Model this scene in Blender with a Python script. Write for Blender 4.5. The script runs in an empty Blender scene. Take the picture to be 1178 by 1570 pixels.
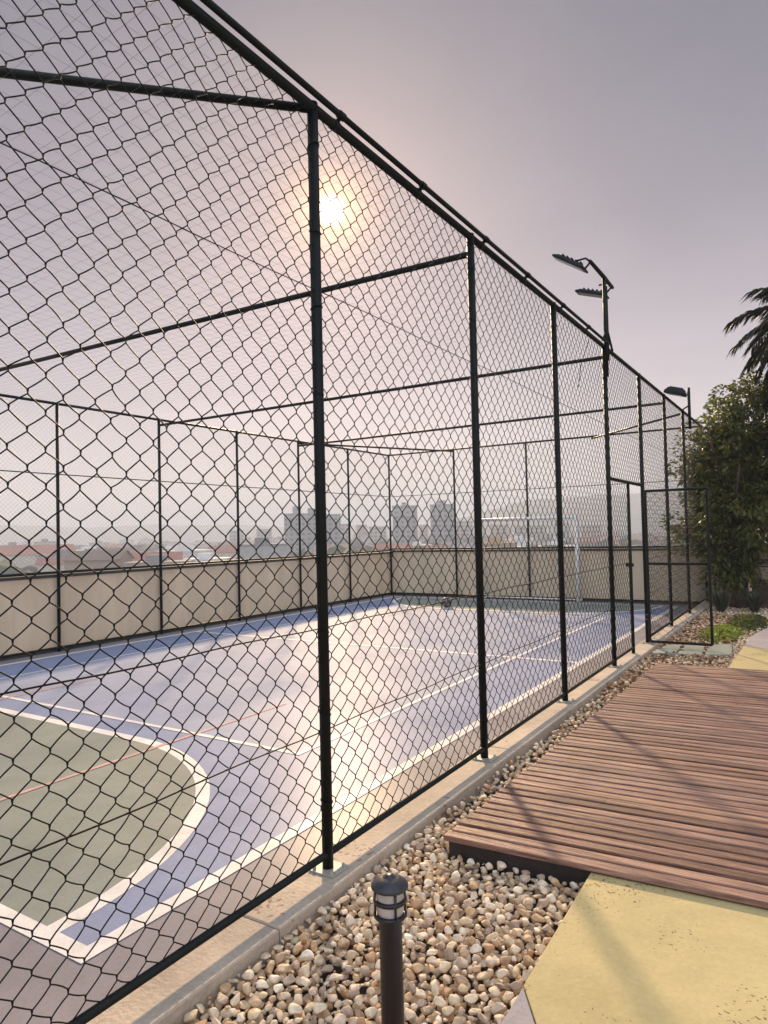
import bpy, math, random
import numpy as np
from mathutils import Vector, Matrix

rng = np.random.default_rng(7)
random.seed(7)
S = bpy.context.scene
C = S.collection
R = math.radians

# ------------------------------------------------------------------ camera
cam_d = bpy.data.cameras.new("camera")
cam = bpy.data.objects.new("camera", cam_d)
C.objects.link(cam)
cam_d.sensor_fit = 'HORIZONTAL'
cam_d.sensor_width = 36.0
cam_d.lens = 36.0 * 1055.16 / 1178.0
cam_d.clip_start = 0.05
cam_d.clip_end = 20000
_yaw, _pit, _rol = 0.5626, 0.0302, -0.0234
_fw = Vector((-math.sin(_yaw) * math.cos(_pit), math.cos(_yaw) * math.cos(_pit), math.sin(_pit)))
_r0 = Vector((math.cos(_yaw), math.sin(_yaw), 0))
_u0 = _r0.cross(_fw)
_r = math.cos(_rol) * _r0 + math.sin(_rol) * _u0
_u = -math.sin(_rol) * _r0 + math.cos(_rol) * _u0
CAM = Vector((1.983, 0.0, 1.65))
m = Matrix.Identity(4)
for i in range(3):
    m[i][0], m[i][1], m[i][2], m[i][3] = _r[i], _u[i], -_fw[i], CAM[i]
cam.matrix_world = m
S.camera = cam

# ------------------------------------------------------------------ sun, sky, exposure
SUN_EL, SUN_AZ = R(25.45), R(36.1)          # azimuth from +Y towards -X
SUN = Vector((-math.sin(SUN_AZ) * math.cos(SUN_EL), math.cos(SUN_AZ) * math.cos(SUN_EL), math.sin(SUN_EL)))
sd = bpy.data.lights.new("sun", 'SUN')
sd.energy = 4.8
sd.angle = R(2.8)
sd.color = (1.0, 0.71, 0.43)
so = bpy.data.objects.new("sun", sd)
so.rotation_euler = SUN.to_track_quat('Z', 'Y').to_euler()
so.location = SUN * 50
C.objects.link(so)

world = bpy.data.worlds.new("World")
S.world = world
world.use_nodes = True
wt = world.node_tree
wt.nodes.clear()
def wn(t, **k):
    n = wt.nodes.new(t)
    for a, b in k.items():
        setattr(n, a, b)
    return n
out = wn('ShaderNodeOutputWorld')
nishita = wn('ShaderNodeTexSky', sky_type='NISHITA', sun_disc=False, sun_elevation=SUN_EL,
             sun_rotation=-SUN_AZ, air_density=1.0, dust_density=0.6, ozone_density=1.0)
bg1 = wn('ShaderNodeBackground')
bg1.inputs[1].default_value = 0.05
sky_tint = wn('ShaderNodeMix', data_type='RGBA', blend_type='MULTIPLY')      # tint that dims and warms the sky texture
sky_tint.inputs[0].default_value = 1.0
sky_tint.inputs[7].default_value = (0.50, 0.42, 0.40, 1)
wt.links.new(nishita.outputs[0], sky_tint.inputs[6])
wt.links.new(sky_tint.outputs[2], bg1.inputs[0])
tc = wn('ShaderNodeTexCoord')
sep = wn('ShaderNodeSeparateXYZ')
wt.links.new(tc.outputs['Generated'], sep.inputs[0])
ramp = wn('ShaderNodeValToRGB')
wt.links.new(sep.outputs[2], ramp.inputs[0])
cr = ramp.color_ramp
stops = [(0.0, (1.10, 0.96, 0.95)), (0.06, (1.06, 0.88, 0.88)), (0.20, (0.68, 0.535, 0.56)), (0.40, (0.30, 0.235, 0.255)), (0.62, (0.20, 0.18, 0.20)), (0.70, (0.45, 0.44, 0.47)), (0.86, (1.2, 1.36, 1.66)), (1.0, (1.3, 1.5, 1.85))]  # top stops raised as added fill light from the unseen zenith
while len(cr.elements) < len(stops):
    cr.elements.new(0.5)
for e, (p, c) in zip(cr.elements, stops):
    e.position = p
    e.color = (*c, 1)
bg2 = wn('ShaderNodeBackground')
cl_n = wn('ShaderNodeTexNoise')
cl_n.inputs['Scale'].default_value = 2.6
cl_n.inputs['Detail'].default_value = 5.0
cl_n.inputs['Distortion'].default_value = 0.6
cl_map = wn('ShaderNodeMapping')
cl_map.inputs['Scale'].default_value = (1.0, 1.0, 2.4)
wt.links.new(tc.outputs['Generated'], cl_map.inputs[0])
wt.links.new(cl_map.outputs[0], cl_n.inputs['Vector'])
cl_r = wn('ShaderNodeMapRange')
cl_r.inputs[1].default_value = 0.3
cl_r.inputs[2].default_value = 0.7
cl_r.inputs[3].default_value = 0.30
cl_r.inputs[4].default_value = 0.40
wt.links.new(cl_n.outputs[0], cl_r.inputs[0])
wt.links.new(cl_r.outputs[0], bg2.inputs[1])
wt.links.new(ramp.outputs[0], bg2.inputs[0])
# aureole of the low sun in the murk, and its disc
dot = wn('ShaderNodeVectorMath', operation='DOT_PRODUCT')
nrm = wn('ShaderNodeVectorMath', operation='NORMALIZE')
wt.links.new(tc.outputs['Generated'], nrm.inputs[0])
wt.links.new(nrm.outputs[0], dot.inputs[0])
dot.inputs[1].default_value = SUN
def math_node(op, a, b=None):
    n = wn('ShaderNodeMath', operation=op)
    for i, v in enumerate((a, b)):
        if v is None:
            continue
        if isinstance(v, (int, float)):
            n.inputs[i].default_value = v
        else:
            wt.links.new(v, n.inputs[i])
    return n.outputs[0]
clampd = math_node('MINIMUM', dot.outputs['Value'], 1.0)
ang = math_node('ARCCOSINE', clampd)
def glow(width, power):
    q = math_node('DIVIDE', ang, width)
    q = math_node('POWER', q, power)
    q = math_node('MULTIPLY', q, -1.0)
    return math_node('EXPONENT', q)
def add_glow(width, power, col, strength):
    b = wn('ShaderNodeBackground')
    b.inputs[0].default_value = (*col, 1)
    k = math_node('MULTIPLY', glow(width, power), strength)
    wt.links.new(k, b.inputs[1])
    return b.outputs[0]
# added fill light in the unseen sky away from the sun
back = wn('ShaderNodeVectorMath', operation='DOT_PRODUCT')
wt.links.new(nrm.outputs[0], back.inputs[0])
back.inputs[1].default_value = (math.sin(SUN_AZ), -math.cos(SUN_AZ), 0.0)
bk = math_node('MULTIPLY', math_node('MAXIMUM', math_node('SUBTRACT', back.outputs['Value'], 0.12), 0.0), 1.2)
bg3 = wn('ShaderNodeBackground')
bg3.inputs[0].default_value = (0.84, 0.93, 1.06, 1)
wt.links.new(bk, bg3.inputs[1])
acc = None
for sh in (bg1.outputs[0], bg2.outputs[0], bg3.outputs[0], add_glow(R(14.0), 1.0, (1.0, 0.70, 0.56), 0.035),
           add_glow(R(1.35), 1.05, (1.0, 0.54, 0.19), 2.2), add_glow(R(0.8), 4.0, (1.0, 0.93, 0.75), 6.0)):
    if acc is None:
        acc = sh
    else:
        a = wn('ShaderNodeAddShader')
        wt.links.new(acc, a.inputs[0])
        wt.links.new(sh, a.inputs[1])
        acc = a.outputs[0]
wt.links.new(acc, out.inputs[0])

S.view_settings.view_transform = 'Standard'
S.view_settings.look = 'None'
S.view_settings.exposure = 0.64
S.view_settings.gamma = 1.0
S.cycles.use_denoising = True
S.cycles.max_bounces = 8
S.cycles.diffuse_bounces = 3
S.cycles.glossy_bounces = 3
S.cycles.volume_bounces = 1
S.cycles.transparent_max_bounces = 12

# ------------------------------------------------------------------ materials
def mat(name, base, second=None, scale=6.0, rough=0.6, bump=0.0, bump_scale=None, spec=0.4, metal=0.0,
        per_island=None, detail=6.0, speck=None, speck_scale=60.0, speck_at=0.72, stretch=None, translucent=0.0, rough_var=0.0, coat=None, wear=None):
    M = bpy.data.materials.new(name)
    M.use_nodes = True
    t = M.node_tree
    p = t.nodes['Principled BSDF']
    p.inputs['Roughness'].default_value = rough
    p.inputs['Metallic'].default_value = metal
    if coat:
        p.inputs['Coat Weight'].default_value = coat[0]
        p.inputs['Coat Roughness'].default_value = coat[1]
        p.inputs['Coat IOR'].default_value = 1.45
    p.inputs['Specular IOR Level'].default_value = spec
    tcn = t.nodes.new('ShaderNodeTexCoord')
    vec = tcn.outputs['Object']
    if stretch:
        mp = t.nodes.new('ShaderNodeMapping')
        mp.inputs['Scale'].default_value = stretch
        t.links.new(vec, mp.inputs[0])
        vec = mp.outputs[0]
    nz = t.nodes.new('ShaderNodeTexNoise')
    nz.inputs['Scale'].default_value = scale
    nz.inputs['Detail'].default_value = detail
    nz.inputs['Roughness'].default_value = 0.65
    t.links.new(vec, nz.inputs['Vector'])
    rp = t.nodes.new('ShaderNodeValToRGB')
    rp.color_ramp.elements[0].position = 0.32
    rp.color_ramp.elements[1].position = 0.68
    s2 = second or base
    rp.color_ramp.elements[0].color = (*base, 1)
    rp.color_ramp.elements[1].color = (*s2, 1)
    t.links.new(nz.outputs[0], rp.inputs[0])
    col = rp.outputs[0]
    if per_island:
        g = t.nodes.new('ShaderNodeNewGeometry')
        r2 = t.nodes.new('ShaderNodeValToRGB')
        e = r2.color_ramp.elements
        n = len(per_island)
        while len(e) < n:
            e.new(0.5)
        for i, c in enumerate(per_island):
            e[i].position = i / n
            e[i].color = (*c, 1)
        r2.color_ramp.interpolation = 'CONSTANT'
        t.links.new(g.outputs['Random Per Island'], r2.inputs[0])
        mx = t.nodes.new('ShaderNodeMix')
        mx.data_type = 'RGBA'
        mx.blend_type = 'MULTIPLY'
        mx.inputs[0].default_value = 1.0
        t.links.new(col, mx.inputs[6])
        t.links.new(r2.outputs[0], mx.inputs[7])
        col = mx.outputs[2]
    if speck:
        n3 = t.nodes.new('ShaderNodeTexNoise')
        n3.inputs['Scale'].default_value = speck_scale
        n3.inputs['Detail'].default_value = 2.0
        t.links.new(tcn.outputs['Object'], n3.inputs['Vector'])
        n4 = t.nodes.new('ShaderNodeTexNoise')
        n4.inputs['Scale'].default_value = 2.2
        t.links.new(tcn.outputs['Object'], n4.inputs['Vector'])
        ml = t.nodes.new('ShaderNodeMath')
        ml.operation = 'MULTIPLY'
        t.links.new(n3.outputs[0], ml.inputs[0])
        t.links.new(n4.outputs[0], ml.inputs[1])
        r3 = t.nodes.new('ShaderNodeValToRGB')
        r3.color_ramp.elements[0].position = speck_at
        r3.color_ramp.elements[1].position = speck_at + 0.02
        t.links.new(ml.outputs[0], r3.inputs[0])
        mx = t.nodes.new('ShaderNodeMix')
        mx.data_type = 'RGBA'
        t.links.new(r3.outputs[0], mx.inputs[0])
        t.links.new(col, mx.inputs[6])
        mx.inputs[7].default_value = (*speck, 1)
        col = mx.outputs[2]
    if wear:                                  # grime and scuffs: wide stains and fine grain of the surface itself
        for sc, lo, hi, dist in ((wear[0], 1 - wear[1], 1 + wear[1] * .6, 1.2), (55.0, 1 - wear[2], 1 + wear[2], 0.0)):
            w1 = t.nodes.new('ShaderNodeTexNoise')
            w1.inputs['Scale'].default_value = sc
            w1.inputs['Detail'].default_value = 9.0
            w1.inputs['Roughness'].default_value = 0.7
            w1.inputs['Distortion'].default_value = dist
            t.links.new(tcn.outputs['Object'], w1.inputs['Vector'])
            mr_ = t.nodes.new('ShaderNodeMapRange')
            mr_.inputs[1].default_value = 0.35
            mr_.inputs[2].default_value = 0.65
            mr_.inputs[3].default_value = lo
            mr_.inputs[4].default_value = hi
            t.links.new(w1.outputs[0], mr_.inputs[0])
            vs = t.nodes.new('ShaderNodeVectorMath')
            vs.operation = 'SCALE'
            t.links.new(col, vs.inputs[0])
            t.links.new(mr_.outputs[0], vs.inputs['Scale'])
            col = vs.outputs[0]
    t.links.new(col, p.inputs['Base Color'])
    if rough_var:
        mr = t.nodes.new('ShaderNodeMapRange')
        mr.inputs[3].default_value = rough - rough_var
        mr.inputs[4].default_value = rough + rough_var
        t.links.new(nz.outputs[0], mr.inputs[0])
        t.links.new(mr.outputs[0], p.inputs['Roughness'])
    if bump:
        n2 = t.nodes.new('ShaderNodeTexNoise')
        n2.inputs['Scale'].default_value = bump_scale or scale * 6
        n2.inputs['Detail'].default_value = 5.0
        t.links.new(vec, n2.inputs['Vector'])
        b = t.nodes.new('ShaderNodeBump')
        b.inputs['Strength'].default_value = bump
        b.inputs['Distance'].default_value = 0.02
        t.links.new(n2.outputs[0], b.inputs['Height'])
        t.links.new(b.outputs[0], p.inputs['Normal'])
    if translucent:
        tr = t.nodes.new('ShaderNodeBsdfTranslucent')
        t.links.new(col, tr.inputs[0])
        ms = t.nodes.new('ShaderNodeMixShader')
        ms.inputs[0].default_value = translucent
        t.links.new(p.outputs[0], ms.inputs[1])
        t.links.new(tr.outputs[0], ms.inputs[2])
        t.links.new(ms.outputs[0], t.nodes['Material Output'].inputs[0])
    return M

MT = {}
MT['paint'] = mat('dark_green_paint', (0.0035, 0.0065, 0.0055), (0.006, 0.009, 0.008), 9, 0.5, 0.05, 120, spec=0.22)
MT['wire'] = mat('coated_wire', (0.006, 0.008, 0.008), (0.010, 0.012, 0.011), 20, 0.55, spec=0.2)
MT['net'] = mat('net_cord', (0.16, 0.14, 0.13), None, 20, 0.8)
MT['netline'] = mat('white_net', (0.5, 0.48, 0.46), None, 20, 0.8)
MT['galv'] = mat('worn_steel_plate', (0.45, 0.43, 0.36), (0.30, 0.28, 0.24), 40, 0.55, 0.1, spec=0.5)
MT['kerb'] = mat('kerb_concrete', (0.56, 0.475, 0.375), (0.43, 0.36, 0.29), 3.0, 0.8, 0.35, 60, speck=(0.30, 0.21, 0.16), speck_scale=30, speck_at=0.385, wear=(1.6, .16, .08))
CR = dict(rough=0.75, bump=0.05, bump_scale=90, spec=0.10, coat=(0.085, 0.32), wear=(0.7, 0.13, 0.06))      # all court paint has the same dull sheen
MT['margin'] = mat('court_margin', (0.275, 0.255, 0.275), (0.215, 0.20, 0.215), 1.6, **CR)
MT['blue'] = mat('court_blue_paint', (0.195, 0.24, 0.385), (0.255, 0.29, 0.41), 1.4, **CR)
MT['lavender'] = mat('court_lavender_paint', (0.25, 0.285, 0.40), (0.31, 0.34, 0.44), 0.9, **CR)
MT['green'] = mat('court_green_paint', (0.20, 0.225, 0.195), (0.265, 0.28, 0.25), 1.3, **CR)
MT['line'] = mat('court_line_paint', (0.80, 0.77, 0.73), (0.64, 0.61, 0.58), 7, **CR)
MT['line_warm'] = mat('court_line_faded', (0.58, 0.36, 0.32), (0.44, 0.29, 0.27), 7, **CR)
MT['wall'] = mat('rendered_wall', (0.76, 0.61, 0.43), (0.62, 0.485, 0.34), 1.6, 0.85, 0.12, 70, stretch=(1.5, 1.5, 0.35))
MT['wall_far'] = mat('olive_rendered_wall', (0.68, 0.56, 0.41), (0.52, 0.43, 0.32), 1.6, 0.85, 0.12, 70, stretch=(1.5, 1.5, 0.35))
MT['coping'] = mat('dark_coping', (0.05, 0.05, 0.05), (0.08, 0.075, 0.07), 5, 0.7, 0.1)
MT['deck'] = mat('weathered_decking', (0.43, 0.27, 0.205), (0.105, 0.052, 0.04), 3.0, 0.55, 0.6, 9.0, spec=0.45, stretch=(0.8, 14, 14),
                 per_island=[(1, 1, 1), (.70, .62, .60), (1.2, 1.16, 1.02), (.90, .80, .76), (.55, .46, .44), (1.05, .98, .95), (.78, .74, .74), (1.25, 1.2, 1.12), (.95, .90, .88), (.66, .56, .50)])
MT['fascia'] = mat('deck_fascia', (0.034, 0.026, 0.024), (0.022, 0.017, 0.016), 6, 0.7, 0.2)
MT['yellow'] = mat('yellow_floor_paint', (0.55, 0.46, 0.225), (0.485, 0.395, 0.185), 1.3, 0.7, 0.14, 45, spec=0.3, wear=(2.0, .10, .06), speck=(0.16, 0.11, 0.05), speck_scale=75, speck_at=0.375)
MT['grey'] = mat('grey_floor_paint', (0.40, 0.36, 0.36), (0.33, 0.30, 0.31), 3, 0.75, 0.2, 60, wear=(2.0, .12, .08))
MT['soil'] = mat('dark_soil', (0.055, 0.04, 0.03), (0.09, 0.065, 0.05), 12, 0.95, 0.5, 60)
MT['pebble'] = mat('river_pebble', (1.36, 1.33, 1.26), (0.88, 0.81, 0.73), 30, 0.66, 0.35, 80, spec=0.4,
                   per_island=[(.66, .56, .43), (.48, .37, .26), (.72, .63, .50), (.46, .34, .24), (.60, .50, .38), (.76, .70, .60),
                               (.54, .38, .23), (.44, .36, .29), (.68, .56, .40), (.38, .30, .24), (.62, .52, .42), (.46, .30, .18), (.70, .60, .46),
                               (.58, .48, .34), (.66, .57, .45)])
MT['stone'] = mat('green_slate', (0.24, 0.27, 0.22), (0.34, 0.35, 0.29), 7, 0.6, 0.3, 50)
MT['white_metal'] = mat('white_goal_paint', (0.84, 0.83, 0.81), (0.76, 0.75, 0.73), 9, 0.45)
MT['ball'] = mat('ball_leather', (0.04, 0.04, 0.045), (0.07, 0.07, 0.07), 30, 0.5)
MT['ball_patch'] = mat('ball_grey_leather', (0.2, 0.19, 0.19), None, 30, 0.5)
MT['bollard'] = mat('bollard_paint', (0.007, 0.008, 0.011), (0.012, 0.013, 0.017), 14, 0.36, 0.08, 160, spec=0.5)
MT['bollard_cap'] = mat('faded_bollard_cap', (0.022, 0.024, 0.032), (0.036, 0.038, 0.046), 30, 0.42, 0.1, 120, spec=0.5)
MT['lens'] = mat('frosted_lens', (0.52, 0.47, 0.42), (0.40, 0.355, 0.32), 30, 0.35, spec=0.5)
MT['lamp_face'] = mat('lamp_glass', (0.045, 0.045, 0.045), None, 30, 0.3, spec=0.4)
MT['bark'] = mat('bark', (0.10, 0.055, 0.042), (0.055, 0.034, 0.03), 8, 0.9, 0.8, 26, stretch=(1, 1, 0.3))
LEAFV = [(1, 1, 1), (.7, .75, .7), (1.35, 1.25, 1.0), (.85, .95, .9), (1.6, 1.4, .9), (.6, .65, .7)]
MT['leaf'] = mat('broad_leaf', (0.085, 0.122, 0.044), (0.165, 0.168, 0.05), 0.9, 0.38, spec=0.5, per_island=LEAFV, translucent=0.5)
MT['palm'] = mat('palm_leaf', (0.022, 0.028, 0.018), (0.032, 0.036, 0.022), 2.0, 0.5, per_island=LEAFV, translucent=0.12)
MT['herb'] = mat('bright_groundcover_leaf', (0.22, 0.30, 0.05), (0.32, 0.36, 0.08), 3.0, 0.45, per_island=LEAFV, translucent=0.35)
MT['reed'] = mat('strap_leaf', (0.05, 0.065, 0.05), (0.085, 0.09, 0.075), 3.0, 0.45, per_island=LEAFV, translucent=0.2)
MT['dry'] = mat('dry_leaf', (0.22, 0.11, 0.055), (0.15, 0.08, 0.05), 5.0, 0.8, per_island=LEAFV, translucent=0.1)
MT['timber'] = mat('planter_timber', (0.36, 0.27, 0.21), (0.27, 0.20, 0.16), 4, 0.75, 0.3, 30, stretch=(1, 8, 8))
MT['timber_grey'] = mat('grey_timber', (0.24, 0.20, 0.185), (0.19, 0.16, 0.15), 4, 0.75, 0.3, 30, stretch=(1, 8, 8))
MT['timber_dark'] = mat('planter_base_timber', (0.09, 0.05, 0.048), (0.065, 0.036, 0.036), 4, 0.8, 0.3, 30, stretch=(1, 8, 8))
MT['city_ground'] = mat('hazy_city_ground', (0.11, 0.12, 0.085), (0.22, 0.20, 0.17), 0.02, 0.95)
MT['hill'] = mat('hill_woods', (0.06, 0.08, 0.06), (0.10, 0.11, 0.08), 0.02, 0.95)
MT['far_leaf'] = mat('far_foliage', (0.045, 0.06, 0.035), (0.07, 0.085, 0.045), 0.3, 0.9)

# ------------------------------------------------------------------ mesh helpers
class MB:
    def __init__(self):
        self.v = []
        self.f = []
        self.n = 0
    def add(self, verts, faces):
        self.v.extend([tuple(p) for p in verts])
        self.f.extend([tuple(i + self.n for i in q) for q in faces])
        self.n += len(verts)
    def box(self, lo, hi, M4=None, bev=0.0):
        (x0, y0, z0), (x1, y1, z1) = lo, hi
        if bev > 0:
            b = bev
            pts, fs = [], []
            for z, s in ((z0, b), (z0 + b, 0), (z1 - b, 0), (z1, b)):
                pts += [(x0 + s, y0 + s, z), (x1 - s, y0 + s, z), (x1 - s, y1 - s, z), (x0 + s, y1 - s, z)]
            for k in range(3):
                for i in range(4):
                    j = (i + 1) % 4
                    fs.append((4 * k + i, 4 * k + j, 4 * k + 4 + j, 4 * k + 4 + i))
            fs += [(3, 2, 1, 0), (12, 13, 14, 15)]
        else:
            pts = [(x0, y0, z0), (x1, y0, z0), (x1, y1, z0), (x0, y1, z0), (x0, y0, z1), (x1, y0, z1), (x1, y1, z1), (x0, y1, z1)]
            fs = [(3, 2, 1, 0), (4, 5, 6, 7), (0, 1, 5, 4), (1, 2, 6, 5), (2, 3, 7, 6), (3, 0, 4, 7)]
        if M4 is not None:
            pts = [M4 @ Vector(p) for p in pts]
        self.add(pts, fs)
        return self
    def tube(self, pts, r, n=10, cap=True):
        pts = [Vector(p) for p in pts]
        rs = r if isinstance(r, (list, tuple)) else [r] * len(pts)
        rings, fs = [], []
        prev = None
        for i, p in enumerate(pts):
            a = pts[max(i - 1, 0)]
            b = pts[min(i + 1, len(pts) - 1)]
            t = (b - a).normalized()
            if prev is None:
                ref = Vector((0, 0, 1)) if abs(t.z) < 0.9 else Vector((1, 0, 0))
                n1 = t.cross(ref).normalized()
            else:
                n1 = (prev - t * prev.dot(t)).normalized()
            prev = n1
            n2 = t.cross(n1)
            for k in range(n):
                th = 2 * math.pi * k / n
                rings.append(p + (n1 * math.cos(th) + n2 * math.sin(th)) * rs[i])
        for i in range(len(pts) - 1):
            for k in range(n):
                j = (k + 1) % n
                fs.append((i * n + k, i * n + j, (i + 1) * n + j, (i + 1) * n + k))
        if cap:
            fs.append(tuple(reversed(range(n))))
            fs.append(tuple((len(pts) - 1) * n + k for k in range(n)))
        self.add(rings, fs)
        return self
    def lathe(self, prof, c=(0, 0, 0), n=28):
        pts, fs = [], []
        for r, z in prof:
            for k in range(n):
                th = 2 * math.pi * k / n
                pts.append((c[0] + r * math.cos(th), c[1] + r * math.sin(th), c[2] + z))
        for i in range(len(prof) - 1):
            for k in range(n):
                j = (k + 1) % n
                fs.append((i * n + k, i * n + j, (i + 1) * n + j, (i + 1) * n + k))
        fs.append(tuple(reversed(range(n))))
        fs.append(tuple((len(prof) - 1) * n + k for k in range(n)))
        self.add(pts, fs)
        return self
    def prism(self, poly, z0, z1):
        n = len(poly)
        pts = [(x, y, z0) for x, y in poly] + [(x, y, z1) for x, y in poly]
        fs = [tuple(reversed(range(n))), tuple(range(n, 2 * n))] + [(i, (i + 1) % n, n + (i + 1) % n, n + i) for i in range(n)]
        self.add(pts, fs)
        return self
    def sheet(self, poly, z):
        self.add([(x, y, z) for x, y in poly], [tuple(range(len(poly)))])
        return self

def link(name, me, material, parent=None, smooth=False):
    o = bpy.data.objects.new(name, me)
    C.objects.link(o)
    if material:
        me.materials.append(material)
    if parent:
        o.parent = parent
        o.matrix_parent_inverse = Matrix.Translation(parent.location).inverted() if False else Matrix.Identity(4)
        o.location = -Vector(parent.location) if parent.get('base_at') else (0, 0, 0)
    if smooth:
        for p in me.polygons:
            p.use_smooth = True
    return o

def obj(name, mb, material, parent=None, smooth=False):
    me = bpy.data.meshes.new(name)
    me.from_pydata(mb.v, [], mb.f)
    me.update()
    return link(name, me, material, parent, smooth)

def np_obj(name, V, F, material, parent=None, smooth=False):
    """V (n,3), F (m,k) of equal-sized faces"""
    me = bpy.data.meshes.new(name)
    V = np.ascontiguousarray(V, dtype=np.float32)
    F = np.ascontiguousarray(F, dtype=np.int32)
    k = F.shape[1]
    me.vertices.add(len(V))
    me.vertices.foreach_set('co', V.ravel())
    me.loops.add(F.size)
    me.loops.foreach_set('vertex_index', F.ravel())
    me.polygons.add(len(F))
    me.polygons.foreach_set('loop_start', np.arange(0, F.size, k, dtype=np.int32))
    me.update(calc_edges=True)
    if smooth:
        me.polygons.foreach_set('use_smooth', np.ones(len(F), dtype=bool))
    me.validate()
    return link(name, me, material, parent)

def thing(name, label, cat, loc=(0, 0, 0), group=None):
    """an Empty at the thing's base; children are modelled in world coordinates and offset back"""
    o = bpy.data.objects.new(name, None)
    C.objects.link(o)
    o.location = loc
    o.empty_display_size = 0.2
    o['base_at'] = 1
    o['label'] = label
    o['category'] = cat
    if group:
        o['group'] = group
    return o

def tag(o, label, cat, group=None, kind=None):
    o['label'] = label
    o['category'] = cat
    if group:
        o['group'] = group
    if kind:
        o['kind'] = kind
    return o

def struct(o, kind='structure'):
    o['kind'] = kind
    return o

# ------------------------------------------------------------------ measures of the place
H = 3.70                       # height of the cage
W = 7.615                      # width of the cage
YN = [2.585 + 1.772 * k for k in range(7)]           # posts on the near side
Y0 = YN[0] - 1.772             # near corner
YF = 15.515                    # far side
YL = [YF - 1.885 * k for k in range(1, 8)]           # posts on the wall side
XF = [-5.70, -3.80, -1.90]
KX0, KX1, KZ = -0.10, 0.125, 0.095   # kerb

# ------------------------------------------------------------------ ground, court
b = MB().box((-7.9, -8, -1.0), (9, 24, -0.06))
b.box((KX1 + 0.003, -3.0, -0.059), (4.4, 15.45, -0.004))
struct(obj('ground', b, MT['soil']))
b = MB().box((-W - 0.05, -3.0, -0.055), (KX0, YF + 0.05, 0.0))
struct(obj('court', b, MT['margin']))

SX0, SX1, SY0, SY1 = -7.33, -0.50, 1.655, 15.20
b = MB().sheet([(SX0, SY0), (SX1, SY0), (SX1, SY1), (SX0, SY1)], 0.0015)
struct(obj('court_field', b, MT['blue']))
b = MB().sheet([(-6.40, 4.05), (-1.38, 4.05), (-1.38, 12.80), (-6.40, 12.80)], 0.0022)
struct(obj('court_field', b, MT['lavender']))

def goal_area(r, y_goal, sgn, xa=-4.95, xb=-2.85, n=26):
    """outline of the D: quarter circles about the goal posts joined by a straight"""
    pts = []
    for i in range(n + 1):
        a = math.pi / 2 * i / n
        pts.append((xb + r * math.cos(a), y_goal + sgn * r * math.sin(a)))
    for i in range(n + 1):
        a = math.pi / 2 + math.pi / 2 * i / n
        pts.append((xa + r * math.cos(a), y_goal + sgn * r * math.sin(a)))
    return pts
def clamp_poly(p):
    return [(max(min(x, SX1), SX0), y) for x, y in p]
def strip_line(mb, pin, pout, z):
    n = len(pin)
    mb.add([(x, y, z) for x, y in pin] + [(x, y, z) for x, y in pout],
           [(i, i + 1, n + i + 1, n + i) for i in range(n - 1)])
lines = MB()
for yg, sg in ((SY0 + 0.04, 1), (SY1 - 0.04, -1)):
    g = MB().sheet(goal_area(2.0, yg, sg), 0.0022)
    struct(obj('court_goal_area', g, MT['green']))
    strip_line(lines, goal_area(1.985, yg, sg), goal_area(2.075, yg, sg), 0.0029)
def seg(mb, x0, y0, x1, y1, z):
    mb.sheet([(x0, y0), (x1, y0), (x1, y1), (x0, y1)], z)
seg(lines, SX0, SY0, SX1 + 0.0, SY0 + 0.085, 0.0034)
seg(lines, SX0, SY1 - 0.085, SX1, SY1, 0.0034)
seg(lines, SX1 - 0.085, SY0, SX1, SY1, 0.0039)
seg(lines, SX0, SY0, SX0 + 0.085, SY1, 0.0039)
seg(lines, SX0, 8.39, SX1, 8.47, 0.0044)
struct(obj('court_line', lines, MT['line']))
thin = MB()
TX0, TX1, TY0, TY1 = -6.42, -1.36, 4.03, 12.82
seg(thin, TX0, TY0, TX1, TY0 + 0.05, 0.0049)
seg(thin, TX0, TY1 - 0.05, TX1, TY1, 0.0049)
seg(thin, TX1 - 0.05, TY0, TX1, TY1, 0.0054)
seg(thin, TX0, TY0, TX0 + 0.05, TY1, 0.0054)
struct(obj('court_thin_line', thin, MT['line']))
key = MB()
for xk in (-2.49, -5.31):
    seg(key, xk - 0.02, SY0 + 0.1, xk + 0.02, 5.2, 0.0059)
    seg(key, xk - 0.02, 11.6, xk + 0.02, SY1 - 0.1, 0.0059)
struct(obj('court_key_line', key, MT['line_warm']))

# kerb under the near fence: cast lengths with open joints
b = MB()
ys = [-3.0, -0.4, 2.1, 4.62, 7.1, 9.62, 12.1, 14.6, 16.2]
for a, c in zip(ys[:-1], ys[1:]):
    b.box((KX0, a + 0.004, -0.058), (KX1, c - 0.004, KZ), bev=0.006)
struct(obj('kerb', b, MT['kerb']))

# parapet walls
w = thing('parapet_wall', 'long beige rendered parapet wall along the far left side of the court', 'wall', (-W - 0.14, 6, 0))
b = MB().box((-W - 0.22, -3.0, -0.05), (-W - 0.06, YF + 0.30, 1.10))
obj('wall_body', b, MT['wall'], w)
b = MB().box((-W - 0.25, -3.0, 1.1), (-W - 0.03, YF + 0.33, 1.145), bev=0.008)
obj('coping', b, MT['coping'], w)
b = MB().box((-W - 0.059, -3.0, 0.0), (-W - 0.045, YF + 0.05, 0.05))
obj('skirting', b, MT['coping'], w)
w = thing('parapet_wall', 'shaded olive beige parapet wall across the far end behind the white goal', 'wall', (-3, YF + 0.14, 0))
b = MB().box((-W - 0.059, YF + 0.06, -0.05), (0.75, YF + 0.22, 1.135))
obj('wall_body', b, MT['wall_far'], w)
b = MB().box((-W - 0.029, YF + 0.03, 1.135), (0.78, YF + 0.25, 1.185), bev=0.008)
obj('coping', b, MT['coping'], w)
b = MB().box((-W - 0.04, YF + 0.045, 0.0), (-0.11, YF + 0.059, 0.05))
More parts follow.
